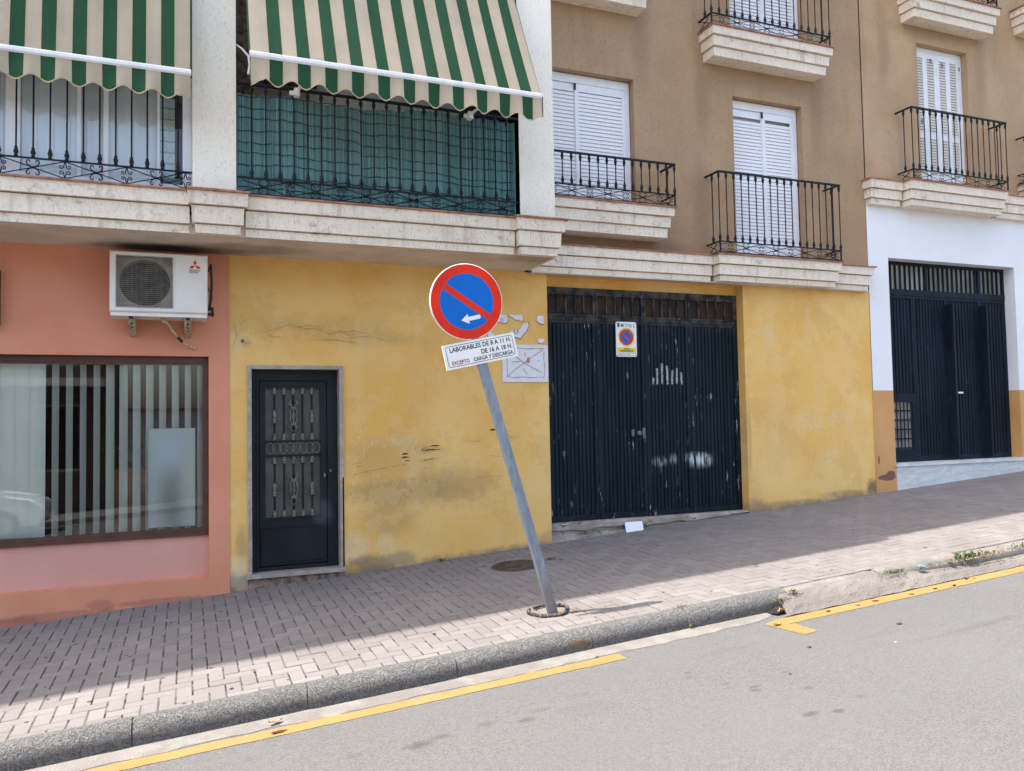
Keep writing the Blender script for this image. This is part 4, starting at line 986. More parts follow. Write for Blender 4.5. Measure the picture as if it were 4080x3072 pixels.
# ------------------------------------------------------------------ right building (white ground floor)
def right_building():
    T = thing('apartment_building', 'tan and white building at the right with dark garage door on a marble step', 'building', (10.6, .3, .75))
    mb = MB(); wall(mb, 8.868, 16, 4.66, 13.2, [(9.955, 10.985, 5.03, 7.17)], 0.0, .16); mb.build('wall', 'tan_stucco', T, label='tan furrowed upper wall')
    mb = MB(); mb.box(8.846, 8.869, .014, .04, 3.74, 13); mb.build('expansion_joint', 'joint_shade', T)
    mb = MB(); wall(mb, 8.850, 16, 2.045, 4.66, [(9.225, 11.80, 2.045, 3.93, .19, 'b')], -.004, .194); mb.build('wall', 'white_wall', T, label='white painted ground floor wall')
    mb = MB(); wall(mb, 8.846, 16, 0.2, 2.045, [(9.225, 11.80, .66, 2.045, .19, 't')], -.004, .194)
    mb.build('wall', 'ochre_wall', T, label='orange-ochre painted base, render broken off at the foot')
    mb = MB(); mb.box(8.838, 8.858, -.016, .0, .58, 2.0); mb.v = [(x+random.uniform(-.004, .004), y, z) for x, y, z in mb.v]; mb.build('plaster_seam', 'ochre_wall', T)
    Z = dict(z0=4.655, zt=4.985, mid=(4.73, 4.86), steps=(.07, .035, 0.0))
    mb = MB(); moulding(mb, 8.80, 9.40, -.165, yb=.02, right=False, **Z); moulding(mb, 9.40, 11.35, -.30, yb=.02, **Z); moulding(mb, 11.35, 16, -.165, yb=.02, left=False, right=False, **Z)
    mb.build('cornice', 'cornice_stucco', T)
    mb = MB(); mb.box(8.78, 9.379, -.185, .02, 4.986, 5.0); mb.box(9.38, 11.37, -.32, .02, 4.986, 5.002); mb.box(11.371, 16, -.185, .02, 4.986, 5.0); mb.build('tile_edging', 'terracotta', T)
    def slab(x0, x1, yf, zb, zt):
        h = zt-zb; mb = MB(); moulding(mb, x0, x1, yf, zb, zt-.016, mid=(zb+h*.30, zb+h*.66), steps=(.075, .04, 0.0)); s = mb.build('balcony', 'cornice_stucco', T)
        mb = MB(); mb.box(x0-.02, x1+.02, yf-.02, .15, zt-.015, zt); mb.build('tile_edging', 'terracotta', s)
    slab(9.60, 11.34, -.31, 7.41, 7.78); slab(11.98, 13.9, -.31, 7.62, 7.99); slab(11.97, 13.9, -.30, 4.93, 5.22)
    railing(T, 9.48, 11.38, -.275, .0, 5.015, 6.05, label='black railing of the balcony above the white wall', phase=9.78)
    railing(T, 11.99, 13.9, -.275, .0, 5.24, 5.96, label='end of a black railing at the right edge of the picture', phase=12.3)
    railing(T, 9.62, 11.32, -.275, .0, 7.80, 8.8, label='black railing above the top of the picture')
    # white louvred shutters, two leaves with two columns each
    x0, x1, z0, z1, y = 9.96, 10.98, 5.03, 7.165, .10
    mb = MB(); mb.box(x0, x0+.03, y, y+.05, z0, z1); mb.box(x1-.045, x1, y, y+.05, z0, z1); mb.box(x0+.03, x1-.045, y, y+.05, z1-.05, z1); mb.box(x0+.03, x1-.045, y, y+.05, z0, z0+.03)
    w = mb.build('window', 'white_frame', T, label='white hinged shutters with cream louvres')
    mb = MB(); mb.box(x0+.03, x1-.05, y+.062, y+.075, z0+.01, z1-.01); mb.build('backing', 'cream_back', w)
    xm = (x0+x1)/2; sl = {}
    for a, b in ((x0+.033, xm-.002), (xm+.002, x1-.048)):
        mb = MB(); W = b-a; cw = (W-.05*2-.085)/2; ft = y+.008; bk = y+.03
        cols = [(a+.05, a+.05+cw), (b-.05-cw, b-.05)]
        mb.box(a, a+.05, ft, bk, z0+.03, z1-.05); mb.box(b-.05, b, ft, bk, z0+.03, z1-.05); mb.box(cols[0][1], cols[1][0], ft, bk, z0+.03, z1-.05)
        for c0, c1 in cols:
            for za, zb in ((z1-.145, z1-.05), (5.80, 5.89), (z0+.03, z0+.22)): mb.box(c0, c1, ft+.001, bk-.001, za, zb)
        mb.build('shutter_leaf', 'white_frame', w)
        key = round(cw, 4)
        sm = MB(); sm.hexa([(0, -.002, 0), (cw, -.002, 0), (cw, .004, 0), (0, .004, 0), (0, .008, .036), (cw, .008, .036), (cw, .014, .036), (0, .014, .036)]); me = sm.mesh('slat', 'cream_slat')
        for c0, c1 in cols:
            for za, zb in ((z0+.222, 5.797), (5.892, z1-.147)):
                n = int((zb-za)/.0415)
                for k in range(n): put('slat', me, w, (c0, ft+.002, za+(zb-za)*k/n))
    mb = MB()
    for x, z in ((xm-.12, 7.0), (xm+.12, 6.97), (x1-.04, 6.95), (x0+.17, 6.05)): mb.box(x-.008, x+.008, y-.004, y+.007, z-.03, z+.03)
    mb.build('catch', 'galvanised', w)
    mb = MB(); mb.box(8.87, 16, .5, 8, 0, 13.2); mb.build('rear_mass', 'tan_stucco', T)
    mb = MB(); mb.box(8.86, 16, -.5, 1.0, 13.2, 13.4); mb.build('roof', 'terracotta', T)
    # garage door
    y = .17; xa, xb = 9.225, 11.80; zb = 1.02
    mb = MB(); mb.box(xa, xb, y, y+.04, 3.885, 3.93); mb.box(xa, xb, y-.006, y+.04, 3.44, 3.525); mb.box(xa, xa+.05, y, y+.04, zb, 3.44); mb.box(xb-.04, xb, y, y+.04, zb, 3.44)
    mb.box(xa, xa+.04, y, y+.04, 3.525, 3.885); mb.box(xb-.05, xb, y, y+.04, 3.525, 3.885)
    G = mb.build('garage_door', 'gate_paint_far', T, label='dark blue metal garage door with a glazed barred strip on top')
    bm = MB().box(-.010, .010, y-.001, y+.022, 3.526, 3.884).mesh('transom_bar', 'gate_paint_far')
    n = 26
    for k in range(1, n):
        put('transom_bar', bm, G, (xa+.04+(xb-xa-.09)*k/n, 0, 0))
    mb = MB(); mb.box(xa+.90, xa+.94, y-.004, y+.03, 3.526, 3.884); mb.box(xa+2.0, xa+2.04, y-.004, y+.03, 3.526, 3.884); mb.build('transom_post', 'gate_paint_far', G)
    mb = MB(); mb.box(xa+.04, xb-.05, y+.03, y+.036, 3.52, 3.89); mb.build('transom_pane', 'transom_glass', G)
    xs = [xa+.05, 9.86, 10.53, 11.235, xb-.04]
    for i in range(4):
        a, b = xs[i]+.003, xs[i+1]-.003; mb = MB(); lo = 2.0 if i == 0 else 1.09
        garage_rib_mb(mb, a+.03, b-.03, lo, 3.40, y+.012, .062, .014)
        mb.box(a, a+.03, y+.002, y+.03, zb, 3.438); mb.box(b-.03, b, y+.002, y+.03, zb, 3.438); mb.box(a+.03, b-.03, y+.002, y+.03, 3.395, 3.438); mb.box(a+.03, b-.03, y+.002, y+.03, zb, 1.095)
        if i == 0: mb.box(a+.03, b-.03, y+.002, y+.03, 1.90, 2.005); mb.box(b-.08, b-.03, y+.002, y+.03, 1.095, 1.90); mb.box(a+.03, b-.08, y+.002, y+.03, 1.095, 1.20)
        mb.build('door_leaf', 'gate_paint_far', G)
    mb = MB()
    for k in range(7): mb.box(9.33+.07*k, 9.345+.07*k, y+.006, y+.016, 1.2, 1.90)
    for k in range(6): mb.box(9.30, 9.78, y+.004, y+.018, 1.21+.135*k, 1.228+.135*k)
    mb.build('grille', 'gate_paint_far', G)
    mb = MB(); mb.box(9.30, 9.78, y+.032, y+.038, 1.2, 1.90); mb.build('grille_pane', 'ac_recess', G)
    for x in (10.505, 11.205):
        mb = MB(); mb.box(x, x+.035, y-.135, y-.003, zb+.03, 3.33); mb.build('upright_fin', 'gate_paint_far', G)
    mb = MB(); mb.box(10.68, 10.71, y-.05, y+.01, 2.003, 2.022); mb.box(10.63, 10.735, y-.065, y-.05, 2.0, 2.025); mb.build('door_handle', 'white_metal', G)
    # marble step
    mb = MB(); mb.box(9.205, 16, -.045, .19, .975, 1.018); st = mb.build('marble_step', 'white_marble', T)
    for a, b in ((9.225, 10.72), (10.724, 12.2), (12.204, 14)):
        mb = MB(); mb.box(a, b, -.02, .02, .3, .972); mb.build('marble_slab', 'white_marble', st)
    return T
RIGHT = right_building()

# ------------------------------------------------------------------ awnings
def awning(label, xl, xr, zbar, n0, stripe, first_cream, arm_x, yb=-1.70, yt=-.93, rise=1.62):
    T = thing('awning', label, 'awning', ((xl+xr)/2, -1.2, zbar), 'striped awnings over the terraces')
    zt = zbar+rise
    # canopy: one strip of cloth per stripe
    edges = [xl]; x = xl+first_cream
    while x < xr-.02: edges.append(x); x += stripe
    edges.append(xr)
    def cz(t, x): return zbar+.02+(zt-zbar)*t - .035*math.sin(PI*t)*(1+.15*math.sin(x*9))
    mb = MB()
    for i in range(len(edges)-1):
        mb.cur = (i+n0) % 2; a, b = edges[i], edges[i+1]; rows = []
        for k in range(13):
            t = k/12; rows.append([(u, yb-.004+(yt-yb)*t+.006*math.sin(u*20+t*3), cz(t, u)) for u in (a, (a+b)/2, b)])
        mb.grid(rows)
    mb.build('canopy', ['cream_cloth', 'green_cloth'], T)
    # thin seams
    sm = MB()
    for e in edges[1:-1]:
        sm.grid([[(e+d, yb-.0065+(yt-yb)*t+.006*math.sin(e*20+t*3)-.0005, cz(t, e)+.001) for t in [k/12 for k in range(13)]] for d in (.0028, -.0028)])
    mb = MB(); bot = []
    def wave(u): return -.195-.026*math.cos(2*PI*(u-xl-first_cream-stripe*.55)/(2*stripe))-.018*(1 if u < xl+.1 or u > xr-.1 else 0)
    def wy(u, t): return yb-.03+.020*t*math.sin(u*27.7+.5)+.012*t*math.sin(u*9+2)
    for i in range(len(edges)-1):
        mb.cur = (i+n0) % 2; a, b = edges[i], edges[i+1]; us = [a+(b-a)*j/6 for j in range(7)]
        mb.grid([[(u, wy(u, t), zbar-.03+(wave(u)+.0)*t) for u in us] for t in (1, .75, .5, .25, 0)])
    mb.build('valance', ['cream_cloth', 'green_cloth'], T, smooth=True)
    for e in edges[1:-1]: sm.grid([[(e+d, wy(e, t)-.0012, zbar-.03+wave(e)*t) for t in (1, .75, .5, .25, 0)] for d in (-.0028, .0028)])
    us = [xl+(xr-xl)*j/160 for j in range(161)]
    sm.grid([[(u, wy(u, 1)-.002, zbar-.03+wave(u)-.006) for u in us], [(u, wy(u, 1)-.002, zbar-.03+wave(u)+.006) for u in us]])
    sm.build('piping', 'piping_cloth', T)
    for e, s in ((xl, -1), (xr, 1)):
        ed = MB(); ed.grid([[(e+s*d, yb-.006+(yt-yb)*t, cz(t, e)-(.03 if d else 0)) for t in [k/12 for k in range(13)]] for d in (0, .014)]); ed.build('hem', 'green_cloth', T)
        ed = MB(); ed.box(e-.004 if s > 0 else e, e if s > 0 else e+.004, wy(e, 1)-.003, wy(e, 1)+.012, zbar-.03+wave(e), zbar-.03); ed.build('valance_hem', 'green_cloth', T)
    mb = MB(); pr = [(.0, -.028), (-.022, -.026), (-.034, -.012), (-.034, .012), (-.022, .026), (.0, .03), (.02, .02), (.024, -.01), (.0, -.028)]
    mb.prof_x([(yb-.012+a, zbar-.012+b) for a, b in pr], xl-.008, xr+.008); mb.build('front_bar', 'white_metal', T)
    for x in arm_x:
        mb = MB(); mb.tube([(x, -.93, zbar+.035), (x+.02, -1.02, zbar+.05), (x+.03, yb+.01, zbar-.02)], .015, 6); mb.box(x-.02, x+.03, -.97, -.90, zbar+.0, zbar+.07); mb.box(x-.06, x-.021, -.95, -.92, zbar+.01, zbar+.045)
        mb.build('arm', 'white_metal', T)
    return T
awning('green and cream striped awning over the curtained glazing, cut by the left picture edge', -2.7715, .027, 4.767, 0, .1115, .1115, (-2.2,), -1.15, -.98, 1.8)
awning('green and cream striped awning over the reed screen', .485, 3.090, 4.765, 0, .1130, .145, (.945, 2.65))
t = thing('crank_lever', 'thin white bent lever hanging in the dark gap beside the cream pillar', 'lever', (.44, -.8, 5.1))
MB().tube([(.40, -.86, 5.22), (.47, -.88, 5.17), (.525, -.90, 5.10), (.535, -.90, 5.02), (.525, -.90, 4.93)], [.010, .010, .011, .011, .013], 6).build('rod', 'white_metal', t, True)

# ------------------------------------------------------------------ reed screen behind the railing
T = thing('reed_screen', 'green reed screen tied along the inside of the terrace railing', 'screen', (1.8, -.8, 3.83))
def ry(x): return -.825+.022*math.sin(x*5.3)+.014*math.sin(x*12.7)+.018*math.sin(x*2.1+1)
def rt(x): return 4.80+.012*math.sin(x*3)+(-.03 if x < 2.0 else .0)+.03*max(0, (x-.5)/2.7)
mb = MB(); x = .435
while x < 3.19:
    r = random.uniform(.0052, .0068); dx = random.uniform(-.003, .003); top = rt(x)+random.uniform(-.008, .008)
    yy = ry(x)+random.uniform(-.003, .003)
    mb.tube([(x, yy, 3.815), (x+dx*.5, yy+.006*math.sin(x*31), 4.3), (x+dx, yy+.004, top)], r, 6, cap=False); x += r*2+.0012
mb.build('reeds', 'reed', T, True, kind='stuff')
for k in range(9):
    z = 3.90+.108*k; mb = MB(); pts = []
    xx = .435
    while xx <= 3.19: pts.append((xx, ry(xx)-.0095, z+.006*math.sin(xx*40+k)+.010*math.sin(xx*4+k*2)-(.03 if xx > 1.55 else 0)*(1 if k > 2 else 0))); xx += .03
    mb.tube(pts, .0042, 4); mb.build('wire', 'reed_wire', T)

# ------------------------------------------------------------------ air conditioner
def ac():
    T = thing('air_conditioner', 'cream outdoor air conditioner unit on rusty brackets above the shop window', 'air conditioner', (-.236, -.2, 2.72))
    x0, x1, y0, y1, z0, z1 = -.652, .183, -.415, -.10, 2.772, 3.33
    # case with a square opening for the fan
    gx0, gx1, gz0, gz1 = -.600, -.120, 2.815, 3.290
    mb = MB(); mb.cur = 0
    wall(mb, x0+.012, x1-.012, z0+.012, z1-.012, [(gx0, gx1, gz0, gz1, .03)], y0, .03)
    c = .012
    def ring(o, y): return [(x0+o, y, z0+o), (x1-o, y, z0+o), (x1-o, y, z1-o), (x0+o, y, z1-o)]
    A, B, D = ring(c, y0), ring(0, y0+c), ring(0, y1)
    mb.grid([A+[A[0]], B+[B[0]], D+[D[0]]]); mb.face(D[::-1])
    mb.build('case', 'ac_case', T)
    mb = MB(); mb.box(x0+.006, x1-.006, y0+.02, y1-.01, z0-.035, z0-.001); mb.build('base_pan', 'ac_case', T)
    mb = MB(); cx, cz, R = -.36, 3.05, .215
    # recessed plate with round mouth
    n = 40
    def sq(a):
        c, s = math.cos(a), math.sin(a); k = .235/max(abs(c), abs(s)); return (cx+c*k, cz+s*k)
    inn = [(cx+R*math.cos(2*PI*k/n), cz+R*math.sin(2*PI*k/n)) for k in range(n)]; outr = [sq(2*PI*k/n) for k in range(n)]
    yr = y0+.03
    mb.grid([[(a, yr, b) for a, b in outr+outr[:1]], [(a, yr, b) for a, b in inn+inn[:1]], [(a, yr+.12, b) for a, b in inn+inn[:1]]]); mb.build('fan_mouth', 'ac_recess', T)
    mb = MB(); mb.face([(cx+R*math.cos(2*PI*k/n), yr+.13, cz+R*math.sin(2*PI*k/n)) for k in range(n)]); mb.build('fan_well', 'ac_dark', T)
    mb = MB(); mb.lathe([(0, 0), (.05, .01), (.06, .05)], n=14); mb.v = [(cx+a, yr+.05+h, cz+b) for a, b, h in mb.v]
    for k in range(3):
        a0 = 2*PI*k/3+.4; rows = []
        for r in (.06, .12, .195): rows.append([(cx+r*math.cos(a0+d), yr+.06+.06*(d/.9), cz+r*math.sin(a0+d)) for d in (0, .3, .6, .9)])
        mb.grid(rows)
    mb.build('fan', 'ac_dark', T)
    mb = MB()
    # grille of upright and level wires with a frame
    for a, b, cc, d in ((gx0, gx1, gz0, gz0+.008), (gx0, gx1, gz1-.008, gz1), (gx0, gx0+.008, gz0+.008, gz1-.008), (gx1-.008, gx1, gz0+.008, gz1-.008)): mb.box(a, b, y0-.010, y0-.001, cc, d)
    k = gx0+.014
    while k < gx1-.01: mb.box(k-.0010, k+.0010, y0-.008, y0-.005, gz0+.008, gz1-.008); k += .0105
    k = gz0+.02
    while k < gz1-.012: mb.box(gx0+.008, gx1-.008, y0-.005, y0-.0025, k-.0010, k+.0010); k += .0185
    mb.build('grille', 'ac_grille', T)
    for x in (-.475, .008):
        mb = MB(); mb.box(x-.028, x+.028, y0+.03, -.02, z0-.062, z0-.037); mb.box(x-.028, x-.022, -.07, -.008, 2.585, z0-.063); mb.box(x+.022, x+.028, -.07, -.008, 2.585, z0-.063)
        mb.hexa([(x-.030, -.30, z0-.105), (x+.030, -.30, z0-.105), (x+.030, -.02, 2.585), (x-.030, -.02, 2.585), (x-.030, -.34, z0-.063), (x+.030, -.34, z0-.063), (x+.030, -.012, z0-.063), (x-.030, -.012, z0-.063)])
        mb.cur = 1
        mb.box(x-.020, x+.020, y0+.022, y0+.029, z0-.060, z0-.040)
        for (yy, zz) in ((-.305, z0-.085), (-.24, z0-.105), (-.15, z0-.125)):
            mb.face([(x+.011*math.cos(j*PI/4), yy-.022, zz+.011*math.sin(j*PI/4)-.012) for j in range(8)])
        mb.build('bracket', ['rust_bracket', 'ac_dark'], T)
    mb = MB(); mb.tube([(-.205, -.30, z0-.035), (-.205, -.30, z0-.06), (-.17, -.27, z0-.075), (-.12, -.20, 2.62), (-.055, -.11, 2.54), (.02, -.05, 2.495), (.085, -.02, 2.475), (.09, .005, 2.475)], [.022, .022, .013, .012, .012, .012, .012, .012], 8); mb.build('drain_hose', 'hose', T, True)
    mb = MB(); mb.tube([(-.085, -.155, 2.578), (-.045, -.10, 2.535)], .0145, 8); mb.build('hose_joint', 'black_rubber', T)
    mb = MB()
    mb.tube([(x1+.004, -.30, 3.2), (x1+.03, -.28, 3.27), (x1+.04, -.24, 3.10), (x1+.035, -.2, 2.95), (x1+.02, -.22, 2.86)], .012, 6); mb.tube([(x1+.004, -.27, 3.05), (x1+.025, -.3, 3.0), (x1+.02, -.3, 2.9)], .006, 5)
    mb.tube([(x1, -.26, 2.84), (x1+.05, -.26, 2.84)], .016, 6); mb.tube([(x1, -.26, 2.79), (x1+.062, -.26, 2.79)], .014, 6); mb.tube([(x1+.045, -.26, 2.77), (x1+.045, -.26, 2.86)], .012, 6)
    mb.build('pipes_and_valves', 'black_rubber', T)
    # maker's badge
    yb = y0-.002; mb = MB(); mb.box(.013, .130, yb, y0-.0005, 3.150, 3.283); b = mb.build('badge', 'ac_case', T)
    mb = MB(); cx, cz = .0715, 3.225; L = .030; H = .0165; yy = yb-.001
    def rh(p0, d1, d2): return [p0, (p0[0]+d1[0], p0[1]+d1[1]), (p0[0]+d1[0]+d2[0], p0[1]+d1[1]+d2[1]), (p0[0]+d2[0], p0[1]+d2[1])]
    for pts in (rh((cx, cz), (H, .027), (-H, .027)), rh((cx, cz), (-.034, 0), (-.0165, -.027)), rh((cx, cz), (.0165, -.027), (.034, 0))):
        mb.face([(a, yy, bb) for a, bb in pts])
    mb.build('emblem', 'sign_red', b)
    mb = MB(); text_mb(mb, 'MITSUBISHI', .0715, 3.173, .0205, yy, 'CENTER', .88, .0004); text_mb(mb, 'ELECTRIC', .0185, 3.155, .0205, yy, 'LEFT', .92, .0004); mb.build('lettering', 'ink_black', b)
ac()
mb = MB(); mb.box(-2.4, -1.572, -.10, -.008, 2.655, 3.165)
t = tag(mb.build('shop_sign', 'ink_black'), 'edge of a dark wall sign at the far left above the shop window', 'sign')

# ------------------------------------------------------------------ leaning traffic sign
def traffic_sign():
    base = Vector((2.70, -2.60, gz(2.70, -2.6)))
    T = thing('traffic_sign', 'leaning no-parking sign, red ring on blue with a white arrow, on a bent galvanised post', 'traffic sign', base)
    top = Vector((1.972, -2.507, 2.88)); d = (top-base).normalized()
    xa = Vector((1, 0, 0)); xa = (xa-d*xa.dot(d)).normalized(); ya = d.cross(xa)
    R = Matrix((xa, ya, d)).transposed().to_4x4(); R.translation = base
    mb = MB(); L = (top-base).length; hw, hd, c = .040, .020, .006
    oct_ = [(-hw+c, -hd), (hw-c, -hd), (hw, -hd+c), (hw, hd-c), (hw-c, hd), (-hw+c, hd), (-hw, hd-c), (-hw, -hd+c)]
    n = 30; rows = []
    for k in range(n+1):
        t = k/n; z = -.08+(L+.08)*t
        rows.append([(x+(.004*math.sin(PI*t*2)), y, z) for x, y in oct_])
    mb.grid(rows, True); mb.face(rows[-1]); mb.build('post', 'galvanised', T, xf=R)
    mb = MB(); mb.box(-.0015, .0015, -hd-.0012, -hd+.0003, .75, 1.45); mb.v = [(x+.018, y, z) for x, y, z in mb.v]; mb.build('weld_seam', 'ink_grey', T, xf=R)
    # disc
    ctr = Vector((2.036, -2.552, 2.650)); tilt = math.radians(13.2)
    D = Matrix.Translation(ctr) @ Matrix.Rotation(-tilt, 4, 'Y').inverted() @ Matrix.Rotation(math.radians(2), 4, 'X')
    D = Matrix.Translation(ctr) @ Matrix.Rotation(-tilt, 4, 'Y') @ Matrix.Rotation(math.radians(1.5), 4, 'X')
    r = .30; N = 72
    def circ(rr, y): return [(rr*math.cos(2*PI*k/N), y, rr*math.sin(2*PI*k/N)) for k in range(N)]
    mb = MB(); rows = [circ(r-.004, 0), circ(r, .003), circ(r, .022), circ(r-.006, .024), circ(r-.012, .010)]
    mb.grid(rows, True); mb.face(rows[0]); mb.face(rows[-1][::-1])
    disc = mb.build('sign_disc', 'sign_white', T, xf=D)
    mb = MB(); A = circ(r-.006, -.0012); B = circ(.222, -.0012); mb.grid([A+A[:1], B+B[:1]])
    th = .026; y = -.0012
    # slash between the two blue segments
    q = math.radians(45)
    def rot(u, v): return (u*math.cos(-q)-v*math.sin(-q), y, u*math.sin(-q)+v*math.cos(-q))
    e = math.sqrt(.222**2-th**2)
    mb.face([rot(-e, -th), rot(e, -th), rot(e, th), rot(-e, th)])
    mb.build('red_ring', 'sign_red', disc, xf=D)
    mb = MB()
    for s in (1, -1):
        a0 = math.asin(th/.2215); pts = []
        for k in range(41):
            a = a0+(PI-2*a0)*k/40; pts.append(rot(.2215*math.cos(a), s*.2215*math.sin(a)))
        mb.face(pts if s > 0 else pts[::-1])
    mb.build('blue_field', 'sign_blue', disc, xf=D)
    mb = MB(); al = .089; pts = [(-.085, -.135), (-.022, -.096), (-.022, -.119), (.072, -.119), (.080, -.126), (.080, -.144), (.072, -.151), (-.022, -.151), (-.022, -.174)]
    mb.face([(a+.004, -.0022, b) for a, b in pts][::-1]); mb.build('arrow', 'sign_white', disc, xf=D)
    # plate with the hours
    pc = Vector((2.145, -2.555, 2.262)); Pm = Matrix.Translation(pc) @ Matrix.Rotation(-math.radians(11.6), 4, 'Y'); w, h = .305, .098
    mb = MB(); mb.box(-w, w, 0, .018, -h, h); pl = mb.build('hours_plate', 'sign_white', T, xf=Pm)
    mb = MB(); y = -.0012; iw, ih, rr = w-.020, h-.016, .022
    def rrect(a, b, r_): 
        o = []
        for cx, cz, s in ((a-r_, b-r_, 0), (-a+r_, b-r_, 90), (-a+r_, -b+r_, 180), (a-r_, -b+r_, 270)): o += [(u, y, v) for u, v in arc(cx, cz, r_, s, s+90, 6)]
        return o
    A = rrect(iw, ih, rr); B = rrect(iw-.0038, ih-.0038, rr-.0038); mb.grid([A+A[:1], B+B[:1]])
    mb.build('border', 'ink_black', pl, xf=Pm)
    mb = MB()
    text_mb(mb, 'LABORABLES DE 8 A 11 H.', iw-.014, .033, .0505, -.0012, 'RIGHT', .90, .0010, Pm)
    text_mb(mb, 'DE 16 A 18 H.', iw-.014, -.021, .0505, -.0012, 'RIGHT', .90, .0010, Pm)
    text_mb(mb, 'CARGA Y DESCARGA', iw-.018, -.068, .0425, -.0012, 'RIGHT', .83, .0009, Pm)
    mb.build('lettering', 'ink_black', pl)
    mb = MB(); text_mb(mb, 'EXCEPTO', -iw+.030, -.068, .0425, -.0012, 'LEFT', .80, .0008, Pm); mb.build('lettering', 'ink_red', pl)
    # knobbly ring round the foot
    t = thing('segmented_ring', 'knobbly grey ring of short segments lying round the foot of the leaning post', 'ring', (2.70, -2.545, gz(2.7, -2.545)))
    n = 27
    for k in range(n):
        if k == 8: continue
        a = 2*PI*k/n+.3; a2 = 2*PI*(k+.88)/n+.3; rr = .158*(1+.05*math.sin(3*a)+.04*math.sin(5*a+1)); r2 = .158*(1+.05*math.sin(3*a2)+.04*math.sin(5*a2+1)); s = random.uniform(.0125, .0155)
        def pt(a, q): x, y = 2.695+q*math.cos(a), -2.535+q*.95*math.sin(a); return (x, y, gz(x, y)+.0135+.006*max(0, math.sin(a)))
        MB().tube([pt(a, rr), pt(a+.01, rr), pt(a2-.01, r2), pt(a2, r2)], [s*.82, s, s*random.uniform(.9, 1), s*.8], 8).build('segment', 'ring_clay', t, True)
    # rust flakes
    mb = MB(); x, y = 2.86, -2.66; mb.face([(x+a, y+b, gz(x+a, y+b)+.012+c) for a, b, c in ((-.03, -.012, 0), (.02, -.02, .004), (.035, .008, .01), (-.01, .018, .006))])
    tag(mb.build('leaf', 'dead_leaf'), 'small orange leaf curled against the ring at the post foot', 'leaf')
traffic_sign()

# ------------------------------------------------------------------ tile panels on the yellow wall
def plaques():
    y0, y1 = -.014, -.001
    T = thing('tile_plaque', 'white square tile plaque with a crossed grey glue pattern, left of the garage door', 'tile plaque', (3.60, 0, 2.155))
    mb = MB(); mb.box(3.320, 3.888, y0, y1, 2.155, 2.585); mb.build('tile', 'tile_white', T)
    g = MB(); y = y0-.0015
    for pts in ([(3.395, 2.54), (3.50, 2.545), (3.62, 2.535), (3.74, 2.542), (3.835, 2.54)], [(3.39, 2.54), (3.375, 2.42), (3.38, 2.30), (3.375, 2.215)], [(3.375, 2.215), (3.46, 2.205), (3.56, 2.213), (3.66, 2.206), (3.755, 2.21)], [(3.775, 2.208), (3.80, 2.212)], [(3.815, 2.21), (3.838, 2.215)], [(3.838, 2.52), (3.835, 2.42), (3.843, 2.33), (3.838, 2.225)],
                [(3.38, 2.22), (3.47, 2.295), (3.58, 2.37), (3.67, 2.435), (3.76, 2.49), (3.825, 2.535)], [(3.43, 2.48), (3.50, 2.43), (3.60, 2.365), (3.71, 2.31), (3.81, 2.265)], [(3.60, 2.50), (3.605, 2.455)], [(3.44, 2.385), (3.53, 2.39)], [(3.575, 2.31), (3.62, 2.245)], [(3.755, 2.40), (3.79, 2.405)]):
        ribbon(g, pts, .012, y, .002)
    g.build('glue_lines', 'glue_grey', T)
    MB().face([(3.61, y-.001, 2.38), (3.645, y-.001, 2.37), (3.66, y-.001, 2.395), (3.655, y-.001, 2.425), (3.64, y-.001, 2.445), (3.625, y-.001, 2.43)]).build('chip', 'plaque_pink', T)
    # broken tile remains above; each one still sticks to the wall by itself
    frs = [([(3.235, 2.925), (3.39, 2.925), (3.395, 2.86), (3.375, 2.83), (3.33, 2.825), (3.30, 2.84), (3.25, 2.835)], 'largest white tile fragment half hidden by the round sign, with broken letters'),
           ([(3.396, 2.925), (3.575, 2.925), (3.585, 2.87), (3.565, 2.852), (3.53, 2.872), (3.50, 2.865), (3.45, 2.895)], 'white triangular tile fragment at the top of the broken tile sign'),
           ([(3.765, 2.925), (3.845, 2.925), (3.845, 2.825), (3.79, 2.84), (3.755, 2.865)], 'small square white tile fragment beside the garage door corner'),
           ([(3.355, 2.655), (3.42, 2.73), (3.46, 2.755), (3.54, 2.76), (3.59, 2.83), (3.645, 2.845), (3.655, 2.80), (3.62, 2.74), (3.57, 2.69), (3.545, 2.655), (3.50, 2.67), (3.44, 2.68), (3.40, 2.66)], 'slanting white tile fragment with the letters ILF above the square panel'),
           ([(3.765, 2.645), (3.79, 2.66), (3.845, 2.655), (3.845, 2.62), (3.80, 2.605), (3.77, 2.615)], 'tiny white tile fragment just above the corner of the square panel'),
           ([(3.15, 2.71), (3.19, 2.72), (3.23, 2.69), (3.25, 2.64), (3.16, 2.64)], 'white tile fragment showing between the round sign and the hours plate')]
    for i, (pts, lab) in enumerate(frs):
        o = MB().prism_y([(a, b) for a, b in pts][::1], y0, y1).build('tile_fragment', 'tile_white'); tag(o, lab, 'tile', 'remains of a broken tile sign')
        cx = sum(p[0] for p in pts)/len(pts); cz = sum(p[1] for p in pts)/len(pts)
        bk = MB(); bk.face([(cx+(a-cx)*1.09+.004, -.0006, cz+(b-cz)*1.12-.004) for a, b in pts]); bk.build('mortar_edge', 'tile_body', o)
        if i in (0, 3):
            mb = MB(); text_mb(mb, 'CJ' if i == 0 else 'ILF', 3.30 if i == 0 else 3.455, 2.845 if i == 0 else 2.705, .05 if i == 0 else .075, y0-.0012, sx=.8, bold=.001); mb.build('lettering', 'ink_grey', o)
plaques()

